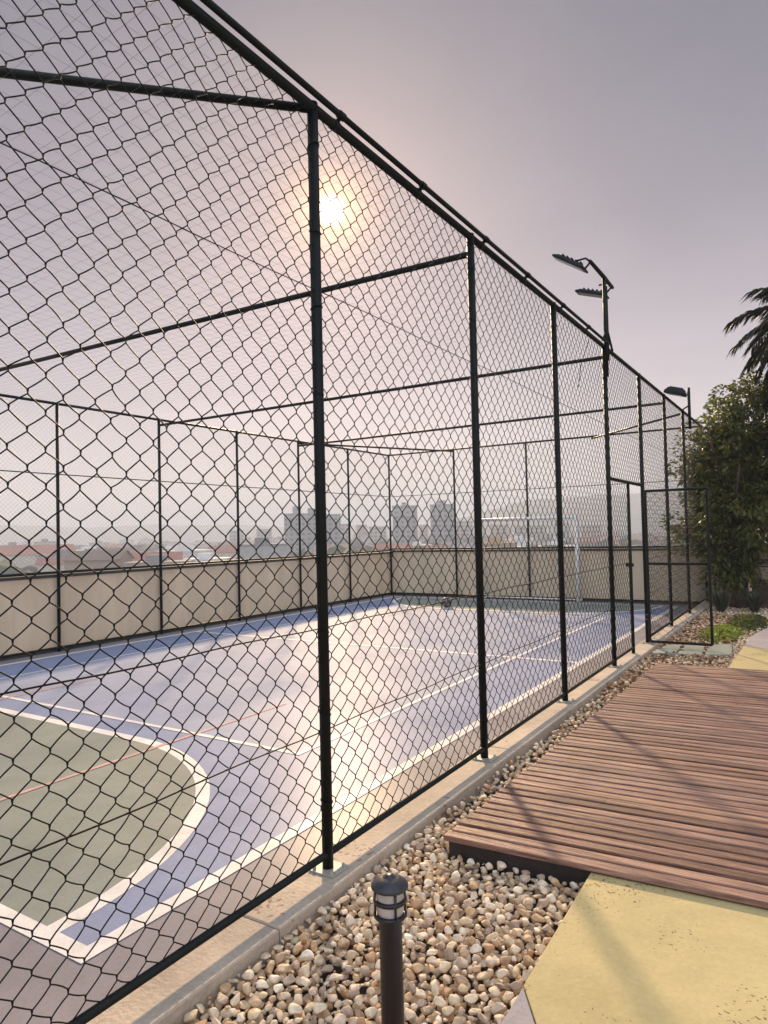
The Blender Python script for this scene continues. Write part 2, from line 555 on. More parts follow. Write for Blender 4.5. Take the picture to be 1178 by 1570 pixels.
obj('skirting', b, MT['coping'], w)

# ------------------------------------------------------------------ chain link
def chain_link(u0, u1, v0, v1, half, rad, sides, to_world, wob=0.0017, knot=0.008, bulge=0.0018, sub=3, hole=None):
    """woven wires in the u-v plane; wire c zigzags between columns c and c+1"""
    nc = int(round((u1 - u0) / half))
    nr = int(round((v1 - v0) / half))
    hu, hv = (u1 - u0) / nc, (v1 - v0) / nr
    # wobble shared by the two wires that hook at a node
    jit = rng.normal(0, wob, (nc + 2, nr + 1, 2))
    low = np.zeros((nc + 2, nr + 1, 2))
    cc, rr = np.meshgrid(np.arange(nc + 2), np.arange(nr + 1), indexing='ij')
    for k in range(5):
        a, bb, ph = rng.normal(0, .12), rng.normal(0, .16), rng.uniform(0, 6.28)
        low[..., k % 2] += np.sin(a * cc + bb * rr + ph) * wob * 1.3
    jit += low
    jit[:, 0] = 0
    jit[:, -1] *= 0.3
    lines = []
    wires_b = rng.normal(0, bulge * .5, nc) + rng.choice([-1, 1], nc) * bulge * .6
    R_ = np.arange(nr + 1)
    for c in range(nc):
        col = c + ((R_ + c) % 2)
        left = ((R_ + c) % 2) == 0
        u = u0 + col * hu + jit[col, R_, 0]
        v = v0 + R_ * hv + jit[col, R_, 1]
        du = np.where(left, 1, -1) * rad * 0.35
        n_ = np.where(left, rad, -rad)
        P = np.stack([u + du, v, n_ * 0], 1)
        up = P + np.array([0, knot, 0]); up[:, 2] = n_ * 0.9
        dn = P - np.array([0, knot, 0]); dn[:, 2] = -n_ * 0.9
        seq = []
        for r in range(nr + 1):
            seq.append(dn[r]); seq.append(up[r])
            if r < nr:
                d = dn[r + 1] - up[r]
                perp = np.array([-d[1], d[0], 0]); perp /= (np.linalg.norm(perp) + 1e-9)
                s = (1 if left[r] else -1)
                bl = wires_b[c] * s + rng.normal(0, bulge * .35)
                for q in range(1, sub):
                    t = q / sub
                    seq.append(up[r] + d * t + perp * bl * 4 * t * (1 - t))
        lines.append(np.array(seq))
    L = np.array(lines)                                 # wires, pts, 3
    return tubes(L, rad, sides, to_world, hole)

def tubes(L, rad, sides, to_world, hole=None):
    nw, npt, _ = L.shape
    T = np.empty_like(L)
    T[:, 1:-1] = L[:, 2:] - L[:, :-2]
    T[:, 0] = L[:, 1] - L[:, 0]
    T[:, -1] = L[:, -1] - L[:, -2]
    T /= np.linalg.norm(T, axis=2, keepdims=True) + 1e-12
    N1 = np.zeros_like(L); N1[..., 2] = 1
    N2 = np.cross(T, N1)
    N2 /= np.linalg.norm(N2, axis=2, keepdims=True) + 1e-12
    N1 = np.cross(N2, T)
    th = 2 * np.pi * np.arange(sides) / sides
    V = L[:, :, None, :] + rad * (N1[:, :, None, :] * np.cos(th)[None, None, :, None] + N2[:, :, None, :] * np.sin(th)[None, None, :, None])
    idx = np.arange(nw * npt * sides).reshape(nw, npt, sides)
    a = idx[:, :-1, :]; bq = np.roll(a, -1, axis=2)
    d = idx[:, 1:, :]; c = np.roll(d, -1, axis=2)
    F = np.stack([a, bq, c, d], -1)
    if hole is not None:
        mid = 0.5 * (L[:, :-1] + L[:, 1:])
        keep = ~((mid[..., 0] > hole[0]) & (mid[..., 0] < hole[1]) & (mid[..., 1] > hole[2]) & (mid[..., 1] < hole[3]))
        F = F[keep]
    F = F.reshape(-1, 4)
    V = V.reshape(-1, 3)
    used = np.zeros(len(V), bool); used[F.ravel()] = True
    remap = np.cumsum(used) - 1
    V = V[used]; F = remap[F]
    return to_world(V), F

def bar(mb, p, q, r, n=10):
    return mb.tube([p, q], r, n)

def clamp(mb, p, axis, r, w):
    p = Vector(p); a = Vector(axis).normalized()
    return mb.tube([p - a * w, p + a * w], r, 12)

# ---- near side fence
near = thing('chain_link_fence', 'tall dark green chain link fence in front, standing on the concrete kerb', 'fence', (0, 8, KZ))
PR = 0.026
GATE_Y0, GATE_Y1, GATE_Z = 8.83, YN[4], 2.205
for i, y in enumerate([Y0] + YN + [YF]):
    po = obj('post', MB().tube([(0, y, KZ + 0.006), (0, y, H + 0.02)], PR, 16), MT['paint'], near, True)
    pl = MB().box((-0.065, y - 0.065, KZ + 0.0015), (0.075, y + 0.065, KZ + 0.009), bev=0.002)
    for sx in (-0.045, 0.055):
        for sy in (-0.045, 0.045):
            pl.lathe([(0.008, 0), (0.008, 0.012), (0.004, 0.014)], (sx, y + sy, KZ + 0.008), 8)
    obj('base_plate', pl, MT['galv'], po)
    po.children[0].location = (0, 0, 0)
obj('top_rail', bar(MB(), (0.0, Y0 - 0.02, H), (0.0, YF + 0.02, H), 0.024, 12), MT['paint'], near, True)
obj('upper_rail', bar(MB(), (0.042, Y0 - 0.3, H + 0.036), (0.042, YN[3] + 0.05, H + 0.036), 0.0155, 12), MT['paint'], near, True)
for y in [Y0 + .9] + [v + s for v in YN[:3] for s in (0.18, 1.02)]:
    cl = MB()
    clamp(cl, (0.042, y, H + 0.036), (0, 1, 0), 0.0205, 0.02)
    clamp(cl, (0.0, y, H), (0, 1, 0), 0.0275, 0.02)
    cl.tube([(0.0, y, H), (0.042, y, H + 0.036)], 0.0115, 8)
    obj('clamp', cl, MT['paint'], near)
RZ = 0.165
for y in YN:
    for k in range(9):
        z = 0.42 + k * 0.385 + random.uniform(-.03, .03)
        dz = random.uniform(-.012, .012)
        obj('tie_wire', MB().tube([(0.0285 * math.cos(q), y + 0.0285 * math.sin(q), z + dz * math.cos(q)) for q in (i * 2 * math.pi / 14 for i in range(16))], 0.0022, 5), MT['wire'], near)
for a, c in ((Y0, GATE_Y0), (GATE_Y1, YF)):
    obj('bottom_rail', bar(MB(), (0.0, a, RZ), (0.0, c, RZ), 0.0165, 12), MT['paint'], near, True)
for z in (0.74, 1.215, 2.81):
    if z < GATE_Z:
        parts = ((Y0, GATE_Y0), (GATE_Y1, YF))
    else:
        parts = ((Y0, YF),)
    for a, c in parts:
        n = 40
        obj('tension_wire', MB().tube([(0.006, a + (c - a) * i / n, z + 0.004 * math.sin(i * 1.3)) for i in range(n + 1)], 0.0033 if z < 2 else 0.0022, 6), MT['wire'], near)
V, F = chain_link(Y0 + 0.01, YF - 0.01, RZ + 0.005, H - 0.01, 0.0572, 0.0025, 6,
                  lambda P: np.stack([P[:, 2] + 0.0, P[:, 0], P[:, 1]], 1), hole=(GATE_Y0, GATE_Y1, -1, GATE_Z))
np_obj('wire_mesh', V, F, MT['wire'], near, True)
obj('gate_lintel', bar(MB(), (0, YN[3], GATE_Z), (0, YN[4], GATE_Z), 0.02, 12), MT['paint'], near, True)
obj('gate_jamb', bar(MB(), (0, GATE_Y0, KZ), (0, GATE_Y0, GATE_Z), 0.021, 12), MT['paint'], near, True)
lk = MB().box((-0.06, GATE_Y0 + 0.02, 1.16), (0.03, GATE_Y0 + 0.045, 1.20))
lk.tube([(0.0, GATE_Y0 + 0.02, 1.18), (0.0, GATE_Y0 + 0.09, 1.18)], 0.008, 8)
obj('latch', lk, MT['paint'], near)

# ---- gate leaf, swung open outwards
GY = GATE_Y1 - 0.115
gate = thing('mesh_gate', 'open chain link gate leaf swung outwards over the stepping stones', 'gate', (0.03, GY, KZ))
GX0, GX1, GZ0, GZ1 = 0.055, 0.80, 0.14, 2.12
fr = MB()
for p, q in (((GX0, GZ0), (GX0, GZ1)), ((GX1, GZ0), (GX1, GZ1)), ((GX0, GZ0), (GX1, GZ0)), ((GX0, GZ1), (GX1, GZ1)), ((GX0, 1.16), (GX1, 1.16))):
    fr.tube([(p[0], GY, p[1]), (q[0], GY, q[1])], 0.0175, 12)
obj('gate_frame', fr, MT['paint'], gate, False)
for z in (0.45, 1.85):
    h = MB().tube([(0.02, GY + 0.055, z - 0.05), (0.02, GY + 0.055, z + 0.05)], 0.013, 10)
    h.box((0.0, GY - 0.01, z - 0.035), (0.055, GY + 0.10, z - 0.025))
    h.box((0.0, GY - 0.01, z + 0.025), (0.055, GY + 0.10, z + 0.035))
    obj('hinge', h, MT['paint'], gate)
V, F = chain_link(GX0, GX1, GZ0, GZ1, 0.0572, 0.0018, 4, lambda P: np.stack([P[:, 0], P[:, 2] + GY, P[:, 1]], 1))
np_obj('wire_mesh', V, F, MT['wire'], gate, True)
hd = MB().tube([(GX1 - 0.01, GY - 0.02, 1.22), (GX1 - 0.01, GY - 0.06, 1.22), (GX1 - 0.01, GY - 0.06, 1.06), (GX1 - 0.01, GY - 0.02, 1.06)], 0.007, 8)
obj('handle', hd, MT['paint'], gate)

# ---- wall side fence
left = thing('chain_link_fence', 'dark fence of thin posts standing before the long left parapet wall', 'fence', (-W, 8, 0))
for y in YL + [YF]:
    obj('post', MB().tube([(-W, y, 0.0), (-W, y, H + 0.02)], 0.024, 12), MT['paint'], left, True)
obj('top_rail', bar(MB(), (-W, Y0, H), (-W, YF, H), 0.021, 10), MT['paint'], left, True)
obj('wall_rail', bar(MB(), (-W + 0.002, Y0, 1.175), (-W + 0.002, YF, 1.175), 0.021, 10), MT['paint'], left, True)
obj('foot_rail', bar(MB(), (-W + 0.002, Y0, 0.06), (-W + 0.002, YF, 0.06), 0.018, 10), MT['paint'], left, True)
obj('tension_wire', bar(MB(), (-W, Y0, 2.66), (-W, YF, 2.60), 0.0085, 6), MT['wire'], left)
V, F = chain_link(Y0, YF, 1.18, H, 0.034, 0.0010, 3, lambda P: np.stack([P[:, 2] - W, P[:, 0], P[:, 1]], 1), sub=1, wob=.002, knot=.002)
np_obj('wire_mesh', V, F, MT['net'], left, True)

# ---- far end fence
far = thing('chain_link_fence', 'dark end fence before the far parapet wall behind the white goal', 'fence', (-3.8, YF, 0))
for x in XF:
    obj('post', MB().tube([(x, YF, 0.0), (x, YF, H + 0.02)], 0.024, 12), MT['paint'], far, True)
obj('top_rail', bar(MB(), (-W, YF, H + 0.001), (0, YF, H + 0.001), 0.021, 10), MT['paint'], far, True)
obj('wall_rail', bar(MB(), (-W, YF, 1.215), (0, YF, 1.215), 0.021, 10), MT['paint'], far, True)
obj('foot_rail', bar(MB(), (-W, YF, 0.06), (0, YF, 0.06), 0.018, 10), MT['paint'], far, True)
obj('tension_wire', bar(MB(), (-W, YF, 2.60), (0, YF, 2.60), 0.0075, 6), MT['wire'], far)
V, F = chain_link(-W, 0.0, 1.22, H, 0.034, 0.0010, 3, lambda P: np.stack([P[:, 0], P[:, 2] + YF, P[:, 1]], 1), sub=1, wob=.002, knot=.002)
np_obj('wire_mesh', V, F, MT['net'], far, True)

# ---- overhead beams of the cage
beams = [(1, YL[5], 'black steel beam overhead nearest the camera, joined below the first lamp-free bay'),
         (3, YL[3], 'black steel beam overhead from the floodlight mast across the court'),
         (5, YL[1], 'thin looking black steel beam overhead nearest the far goal')]
beam_label = ['lowest slung and thickest looking overhead beam, crossing the court behind the sun post',
              'overhead beam crossing from the two headed floodlight mast to the wall side fence',
              'overhead beam closest to the goal end, crossing just above the gate bay']
for (k, yl, _), lab in zip(beams, beam_label):
    zb = H - 0.12
    o = obj('overhead_beam', bar(MB(), (-0.0, YN[k], zb), (-W, yl, zb + 0.02), 0.0215, 12), MT['paint'], None, True)
    tag(o, lab, 'beam', 'steel beams across the top of the court')
br = [((0, YN[0], H - 0.008), (-1.75, Y0, H - 0.008), 'diagonal corner brace running from the front post top out of the upper left'),
      ((0, YN[6], H - 0.045), (-2.25, YF, H - 0.045), 'short diagonal brace at the goal end corner by the tree'),
      ((-W, YL[1], H - 0.045), (-XF[0] * -1, YF, H - 0.045), 'short diagonal brace at the goal end corner above the far left wall')]
for p, q, lab in br:
    o = obj('corner_brace', bar(MB(), p, q, 0.021, 12), MT['paint'], None, True)
    tag(o, lab, 'brace', 'diagonal braces at the corners of the cage')
# net stretched over the top
def net_lines():
    out = []
    st = 0.125
    xs = np.arange(-W + .06, -0.02, st)
    ysn = np.arange(Y0 + .05, 7.0, st)
    t = np.linspace(0, 1, 60)
    A = np.stack([np.stack([np.full(60, x) + .012 * np.sin(9 * t + x * 3), Y0 + t * (7.6 - Y0), -0.10 * np.sin(np.pi * (x / -W)) + .02 * np.sin(14 * t + x)], 1) for x in xs])
    Bq = np.stack([np.stack([-W * t, np.full(60, y) + .012 * np.sin(9 * t + y * 3), -0.10 * np.sin(np.pi * t) + .02 * np.sin(8 * t + y * 2)], 1) for y in ysn])
    return A, Bq
A, Bq = net_lines()
V1, F1 = tubes(A, 0.0007, 3, lambda P: P + np.array([0, 0, H + .01]))
V2, F2 = tubes(Bq, 0.0007, 3, lambda P: P + np.array([0, 0, H + .008]))
net = np_obj('roof_net', np.concatenate([V1, V2]), np.concatenate([F1, F2 + len(V1)]), MT['net'])
tag(net, 'thin cord net stretched over the top of the court cage', 'net')

# ------------------------------------------------------------------ floodlights
def flood_head(c, tilt, yaw, size=(0.34, 0.24, 0.05)):
    M4 = Matrix.Translation(c) @ Matrix.Rotation(yaw, 4, 'Z') @ Matrix.Rotation(tilt, 4, 'Y')
    sx, sy, sz = size
    b = MB()
    pts = []
    for z, s in ((-sz * .5, 1.0), (-sz * .1, 1.0), (sz * .5, .72)):
        pts += [M4 @ Vector((x * sx / 2 * s, y * sy / 2 * s, z)) for x, y in ((-1, -1), (1, -1), (1, 1), (-1, 1))]
    fs = [(3, 2, 1, 0), (8, 9, 10, 11)]
    for k in range(2):
        for i in range(4):
            j = (i + 1) % 4
            fs.append((4 * k + i, 4 * k + j, 4 * k + 4 + j, 4 * k + 4 + i))
    b.add(pts, fs)
    for i in range(5):
        x = -sx * .28 + i * sx * .14
        b.box((x - .004, -sy * .3, sz * .48), (x + .004, sy * .3, sz * .48 + .022), M4)
    g = MB()
    g.box((-sx * .43, -sy * .42, -sz * .5 - .004), (sx * .43, sy * .42, -sz * .5 - .001), M4)
    return b, g, M4
YM = YN[3]
mast = thing('floodlight_mast', 'black floodlight mast with two flat lamp heads above the fence top', 'floodlight', (0.03, YM, H))
pm = MB()
pm.tube([(0.03, YM - 0.025, H - 0.35), (0.03, YM - 0.025, H + 0.78)], 0.021, 12)
pm.tube([(0.03, YM + 0.055, H - 0.15), (0.03, YM + 0.055, H + 0.70)], 0.016, 12)
obj('pole', pm, MT['paint'], mast, True)
pb = MB()
pb.tube([(0.03, YM + 0.03, H + 0.22), (0.03, YM + 0.26, H + 0.0)], 0.013, 8)
pb.tube([(0.03, YM - 0.03, H + 0.16), (0.03, YM - 0.17, H + 0.03)], 0.011, 8)
obj('brace', pb, MT['paint'], mast, True)
arm = MB()
CZ = H + 0.785
arm.tube([(0.03, YM + 0.36, CZ - 0.01), (0.03, YM - 0.02, CZ), (0.03, YM - 0.58, CZ + 0.0)], [0.020, 0.024, 0.020], 10)
for yy in (YM - 0.56, YM + 0.34):
    arm.tube([(0.03, yy, CZ), (-0.02, yy, CZ + 0.05), (-0.12, yy, CZ + 0.045)], 0.011, 8)
    arm.tube([(0.03, yy, CZ), (-0.03, yy, CZ - 0.06)], 0.011, 8)
obj('bracket', arm, MT['paint'], mast, True)
for c, tilt, yaw, sz in (((-0.17, YM - 0.60, CZ + 0.025), R(34), R(180), (0.40, 0.16, 0.045)),
                         ((-0.20, YM + 0.34, CZ - 0.035), R(19), R(180), (0.38, 0.16, 0.045))):
    hb, g, _ = flood_head(Vector(c), -tilt, yaw, sz)
    ho = obj('lamp_head', hb, MT['paint'], mast)
    go = obj('lamp_glass', g, MT['lamp_face'], ho)
    go.location = (0, 0, 0)
cab = MB().tube([(-0.004, YM - 0.6, H - 0.06), (-0.02, YM - 0.85, H - 0.35), (-0.03, YM - 0.95, H - 0.62)], 0.004, 6)
obj('cable', cab, MT['wire'], mast)
Y2 = YN[6] + 0.25
mast2 = thing('floodlight_mast', 'small floodlight mast with one lamp head next to the leafy tree', 'floodlight', (0.08, Y2, H))
obj('pole', MB().tube([(0.08, Y2, H - 0.3), (0.08, Y2, H + 0.45)], 0.026, 12), MT['paint'], mast2, True)
obj('brace', MB().tube([(0.08, Y2, H + 0.13), (0.03, Y2 - 0.48, H - 0.02)], 0.014, 8), MT['paint'], mast2, True)
hb, g, _ = flood_head(Vector((-0.13, Y2 - 0.04, H + 0.40)), R(-18), R(172), (0.34, 0.26, 0.12))
ho = obj('lamp_head', hb, MT['paint'], mast2)
go = obj('lamp_glass', g, MT['lamp_face'], ho)
go.location = (0, 0, 0)

# ------------------------------------------------------------------ goal and ball
GLX, GRX, GGY = -4.86, -2.56, 15.16
goal = thing('football_goal', 'white football goal frame with net before the far parapet wall', 'goal', ((GLX + GRX) / 2, GGY, 0))
for x in (GLX, GRX):
    obj('goal_post', MB().tube([(x, GGY, 0.03), (x, GGY, 1.93)], 0.038, 14), MT['white_metal'], goal, True)
obj('crossbar', MB().tube([(GLX - 0.037, GGY, 1.90), (GRX + 0.037, GGY, 1.90)], 0.036, 14), MT['white_metal'], goal, True)
bk = MB()
for x in (GLX, GRX):
    bk.tube([(x, GGY, 0.045), (x, GGY + 0.28, 0.045)], 0.016, 8)
    bk.tube([(x, GGY, 1.90), (x, GGY + 0.16, 1.88), (x, GGY + 0.28, 0.045)], 0.013, 8)
bk.tube([(GLX, GGY + 0.28, 0.045), (GRX, GGY + 0.28, 0.045)], 0.016, 8)
obj('back_frame', bk, MT['white_metal'], goal, True)
V, F = chain_link(GLX, GRX, 0.06, 1.88, 0.06, 0.0016, 3, lambda P: np.stack([P[:, 0], P[:, 2] + GGY + 0.28 - 0.12 * P[:, 1] / 1.9, P[:, 1]], 1), sub=1, wob=.006)
np_obj('goal_net', V, F, MT['netline'], goal)

import bmesh
def uv_ball(c, r):
    bm = bmesh.new()
    bmesh.ops.create_icosphere(bm, subdivisions=3, radius=r)
    me = bpy.data.meshes.new('football')
    for v in bm.verts:
        v.co += Vector(c)
    # dark and light patches about the icosahedron's corners
    ico = bmesh.new()
    bmesh.ops.create_icosphere(ico, subdivisions=1, radius=1)
    corners = [v.co.normalized() for v in ico.verts]
    for f in bm.faces:
        d = (f.calc_center_median() - Vector(c)).normalized()
        f.smooth = True
        f.material_index = 1 if max(d.dot(q) for q in corners) > 0.93 else 0
    bm.to_mesh(me)
    return me
def at_ground(px, py, z=0.0):
    d = _fw + (px - 589) / 1055.16 * _r - (py - 785) / 1055.16 * _u
    t = (z - CAM.z) / d.z
    return CAM + d * t
bp = at_ground(685, 932, 0.0)
me = uv_ball((bp.x, bp.y, 0.118), 0.112)
o = link('football', me, MT['ball'])
me.materials.append(MT['ball_patch'])
tag(o, 'dark football lying on the court near the far goal', 'ball')
o2p = at_ground(603, 921, 0.0)

# ------------------------------------------------------------------ deck, path, stones
DZ = 0.15
def dx0(y):
    return 0.362 + 0.0148 * (y - 3.05)
deck = thing('wooden_deck', 'low reddish brown slatted timber deck beside the pebble bed', 'deck', (1.2, 5.6, 0))
pk = MB()
pitch, gap = 0.083, 0.019
ny = int(round((8.06 - 3.055) / pitch))
for i in range(ny):
    y = 3.055 + i * pitch
    xl = dx0(y) + random.uniform(-0.006, 0.006)
    xr = 4.2
    cuts = [xl] + sorted(random.uniform(xl + .5, xr - .4) for _ in range(random.choice((0, 0, 1)))) + [xr]
    zz = random.uniform(-0.0025, 0.0025)
    for a, c in zip(cuts[:-1], cuts[1:]):
        sl = 0.062
        b4 = 0.004
        lo_y, hi_y = y, y + pitch - gap
        pts = []
        for z, s in ((DZ - 0.024, 0), (DZ - 0.004, 0), (DZ, b4)):
            for x, yy in ((a + .001, lo_y + s), (c - .001, lo_y + s), (c - .001, hi_y - s), (a + .001, hi_y - s)):
                pts.append((x, yy + sl * (x - 0.37), z + zz))
        fs = [(3, 2, 1, 0), (8, 9, 10, 11)]
        for k in range(2):
            for q in range(4):
                j = (q + 1) % 4
                fs.append((4 * k + q, 4 * k + j, 4 * k + 4 + j, 4 * k + 4 + q))
        pk.add(pts, fs)
obj('decking', pk, MT['deck'], deck)
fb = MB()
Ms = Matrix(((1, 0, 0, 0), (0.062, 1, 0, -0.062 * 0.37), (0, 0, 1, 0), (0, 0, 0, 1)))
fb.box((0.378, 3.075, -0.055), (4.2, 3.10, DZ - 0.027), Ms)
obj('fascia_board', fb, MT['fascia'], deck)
sb = MB()
sb.prism([(0.382, 3.105), (0.405, 3.105), (0.478, 8.03), (0.455, 8.03)], -0.055, DZ - 0.027)
obj('side_board', sb, MT['fascia'], deck)
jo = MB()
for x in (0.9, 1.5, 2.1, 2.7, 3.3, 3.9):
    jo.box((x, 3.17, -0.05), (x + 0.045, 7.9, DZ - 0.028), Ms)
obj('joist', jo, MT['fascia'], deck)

def slab(name, poly, z0, z1, m):
    b = MB().prism(poly, z0, z1)
    o = obj(name, b, m)
    bv = o.modifiers.new('bevel', 'BEVEL')
    bv.width = 0.004
    bv.segments = 2
    bv.limit_method = 'ANGLE'
    return struct(o)
PZ = 0.115
def front(x):
    return 3.0725 + 0.062 * (x - 0.37)
slab('path_yellow', [(1.068, front(1.068)), (1.086, 2.235), (1.37, 1.80), (2.2, 0.4), (4.4, 0.4), (4.4, front(4.4))], -0.058, PZ, MT['yellow'])
slab('path_grey', [(1.088, 2.227), (1.110, 0.6), (1.35, -1.4), (4.4, -1.4), (4.4, 0.392), (2.195, 0.392), (1.366, 1.794)], -0.058, PZ, MT['grey'])
slab('path_yellow', [(1.106, 8.19), (1.118, 9.0), (1.130, 9.80), (2.4, 9.18), (4.4, 8.6), (4.4, 8.38)], -0.058, PZ, MT['yellow'])
slab('path_grey', [(1.131, 9.81), (1.145, 10.5), (1.195, 11.1), (1.30, 11.70), (1.5, 12.2), (4.4, 12.2), (4.4, 8.61), (2.4, 9.19)], -0.058, PZ, MT['grey'])

stones = [((0.150, 9.08), (0.415, 9.14), (0.415, 9.84), (0.215, 9.80), 'grey green stepping stone touching the kerb at the gate'),
          ((0.455, 9.15), (0.715, 9.23), (0.668, 9.98), (0.450, 9.88), 'grey green stepping stone in the middle of the row under the gate'),
          ((0.752, 9.26), (1.035, 9.36), (0.965, 10.20), (0.705, 10.02), 'greenest stepping stone, between the gate end and the yellow path')]
for a, bq, c, d, lab in stones:
    o = obj('stepping_stone', MB().prism([a, bq, c, d], -0.05, 0.074 + random.uniform(-.004, .004)), MT['stone'])
    bv = o.modifiers.new('bevel', 'BEVEL')
    bv.width = 0.008
    bv.segments = 2
    tag(o, lab, 'stepping stone', 'stepping stones at the gate')

# ------------------------------------------------------------------ bollard light
BX, BY = 0.947, 1.627
bol = thing('bollard_light', 'slim black garden bollard light with domed cap standing in the pebbles', 'bollard light', (BX, BY, -0.05))
obj('post', MB().lathe([(0.0315, -0.05), (0.0315, 0.585), (0.0335, 0.587), (0.0335, 0.600)], (BX, BY, 0), 36), MT['bollard'], bol, True)
obj('lamp_lens', MB().lathe([(0.036, 0.600), (0.038, 0.612), (0.038, 0.668), (0.036, 0.674)], (BX, BY, 0), 36), MT['lens'], bol, True)
ring = MB()
for z0, z1, r in ((0.596, 0.606, 0.047), (0.635, 0.646, 0.047)):
    ring.lathe([(0.0385, z0), (r - .002, z0), (r, z0 + .003), (r, z1 - .003), (r - .002, z1), (0.0385, z1)], (BX, BY, 0), 36)
obj('louvre_ring', ring, MT['bollard'], bol, True)
for k in range(4):
    cg = MB()
    a = R(52 + 90 * k)
    x, y = BX + 0.0435 * math.cos(a), BY + 0.0435 * math.sin(a)
    cg.tube([(x, y, 0.598), (x, y, 0.674)], 0.0034, 8)
    obj('guard_bar', cg, MT['bollard'], bol, True)
obj('cap', MB().lathe([(0.044, 0.672), (0.0515, 0.674), (0.0515, 0.681), (0.046, 0.687), (0.034, 0.696), (0.022, 0.701), (0.012, 0.703), (0.011, 0.707), (0.003, 0.708)], (BX, BY, 0), 36), MT['bollard_cap'], bol, True)

# ------------------------------------------------------------------ pebbles
def ico(sub):
    bm = bmesh.new()
    bmesh.ops.create_icosphere(bm, subdivisions=sub, radius=1)
    V = np.array([v.co[:] for v in bm.verts])
    F = np.array([[v.index for v in f.verts] for f in bm.faces])
    bm.free()
    return V, F
def pebble_shapes(sub, n):
    V, F = ico(sub)
    out = []
    for _ in range(n):
        P = V.copy()
        for k in range(12):
            d = rng.normal(size=3); d /= np.linalg.norm(d)
            s = P @ d
            cut = rng.uniform(.36, .82)
            P = P - np.outer(np.clip(s - cut, 0, None), d) * rng.uniform(.55, .95)
        P *= 1 + .07 * np.sin(P @ rng.normal(0, 2.2, 3) + rng.uniform(0, 6))[:, None]
        P *= np.array([1.0, rng.uniform(.66, .95), rng.uniform(.46, .78)])
        out.append(P)
    return out, F
def inside(x, y, poly):
    n = len(poly)
    c = np.zeros(len(x), bool)
    for i in range(n):
        x0, y0 = poly[i]; x1, y1 = poly[(i + 1) % n]
        t = ((y0 > y) != (y1 > y)) & (x < (x1 - x0) * (y - y0) / (y1 - y0 + 1e-12) + x0)
        c ^= t
    return c
def scatter(x0, x1, y0, y1, rmin, rmax, tries, ok, pack):
    """dart throwing, big stones first"""
    r = np.sort(rmin + (rmax - rmin) * rng.beta(1.5, 2.6, tries))[::-1]
    x = rng.uniform(x0, x1, tries); y = rng.uniform(y0, y1, tries)
    good = ok(x, y, r)
    cell = rmax * 2
    grid = {}
    keep = []
    for i in np.nonzero(good)[0]:
        gx, gy = int(x[i] // cell), int(y[i] // cell)
        hit = False
        for a in (gx - 1, gx, gx + 1):
            for c in (gy - 1, gy, gy + 1):
                for j in grid.get((a, c), ()):
                    if (x[i] - x[j]) ** 2 + (y[i] - y[j]) ** 2 < (pack * (r[i] + r[j])) ** 2:
                        hit = True
                        break
                if hit: break
            if hit: break
        if not hit:
            grid.setdefault((gx, gy), []).append(i)
            keep.append(i)
    keep = np.array(keep, int)
    return x[keep], y[keep], r[keep]
def rots(n, tilt):
    a = rng.uniform(0, 6.283, n); t = rng.normal(0, tilt, n); q = rng.uniform(0, 6.283, n)
    ca, sa = np.cos(a), np.sin(a); ct, st_ = np.cos(t), np.sin(t); cq, sq = np.cos(q), np.sin(q)
    Z1 = np.zeros((n, 3, 3)); Z1[:, 0, 0] = ca; Z1[:, 0, 1] = -sa; Z1[:, 1, 0] = sa; Z1[:, 1, 1] = ca; Z1[:, 2, 2] = 1
    X = np.zeros((n, 3, 3)); X[:, 0, 0] = 1; X[:, 1, 1] = ct; X[:, 1, 2] = -st_; X[:, 2, 1] = st_; X[:, 2, 2] = ct
    Z2 = np.zeros((n, 3, 3)); Z2[:, 0, 0] = cq; Z2[:, 0, 1] = -sq; Z2[:, 1, 0] = sq; Z2[:, 1, 1] = cq; Z2[:, 2, 2] = 1
    return Z2 @ X @ Z1
def heap(sets, shapes, F):
    Vs, Fs, off = [], [], 0
    for x, y, r, z in sets:
        n = len(x)
        if n == 0: continue
        M3 = rots(n, .35)
        idx = rng.integers(0, len(shapes), n)
        for s in range(len(shapes)):
            q = np.nonzero(idx == s)[0]
            if not len(q): continue
            P = np.einsum('nij,kj->nki', M3[q], shapes[s]) * r[q][:, None, None]
            P += np.stack([x[q], y[q], z[q]], 1)[:, None, :]
            k = len(shapes[s])
            Fs.append((F[None] + (np.arange(len(q)) * k)[:, None, None] + off).reshape(-1, 3))
            Vs.append(P.reshape(-1, 3)); off += len(q) * k
    return np.concatenate(Vs), np.concatenate(Fs)
def bed_ok(x, y, r):
    m_ = x > KX1 + r * .75
    deck_l = 0.378 + 0.0148 * (y - 3.05)
    front = 3.075 + 0.062 * (x - 0.37)
    far_ = 8.0 + 0.062 * (x - 0.37)
    in_deck = (x > deck_l - r * .6) & (y > front - r * .6) & (y < far_)
    in_slab = (x > np.interp(y, [.6, 2.23, 3.1], [1.108, 1.085, 1.067]) - r * .6) & (y < 3.3)
    in_far = (x > np.interp(y, [8.2, 9.8, 10.5, 11.1, 11.7, 12.2], [1.105, 1.13, 1.145, 1.195, 1.30, 1.5]) - r * .6) & (y > 8.15) & (y < 12.2)
    st = np.zeros(len(x), bool)
    for s in stones:
        st |= inside(x, y, s[:4])
    bd = (x - BX) ** 2 + (y - BY) ** 2 < (0.03 + r) ** 2
    return m_ & ~in_deck & ~in_slab & ~in_far & ~st & ~bd
shapesA, FA = pebble_shapes(3, 14)
shapesB, FB = pebble_shapes(2, 10)
x1, y1, r1 = scatter(0.12, 1.10, -0.6, 3.4, 0.007, 0.031, 70000, bed_ok, .72)
x2, y2, r2 = scatter(0.12, 1.10, -0.6, 3.4, 0.008, 0.032, 30000, bed_ok, .88)
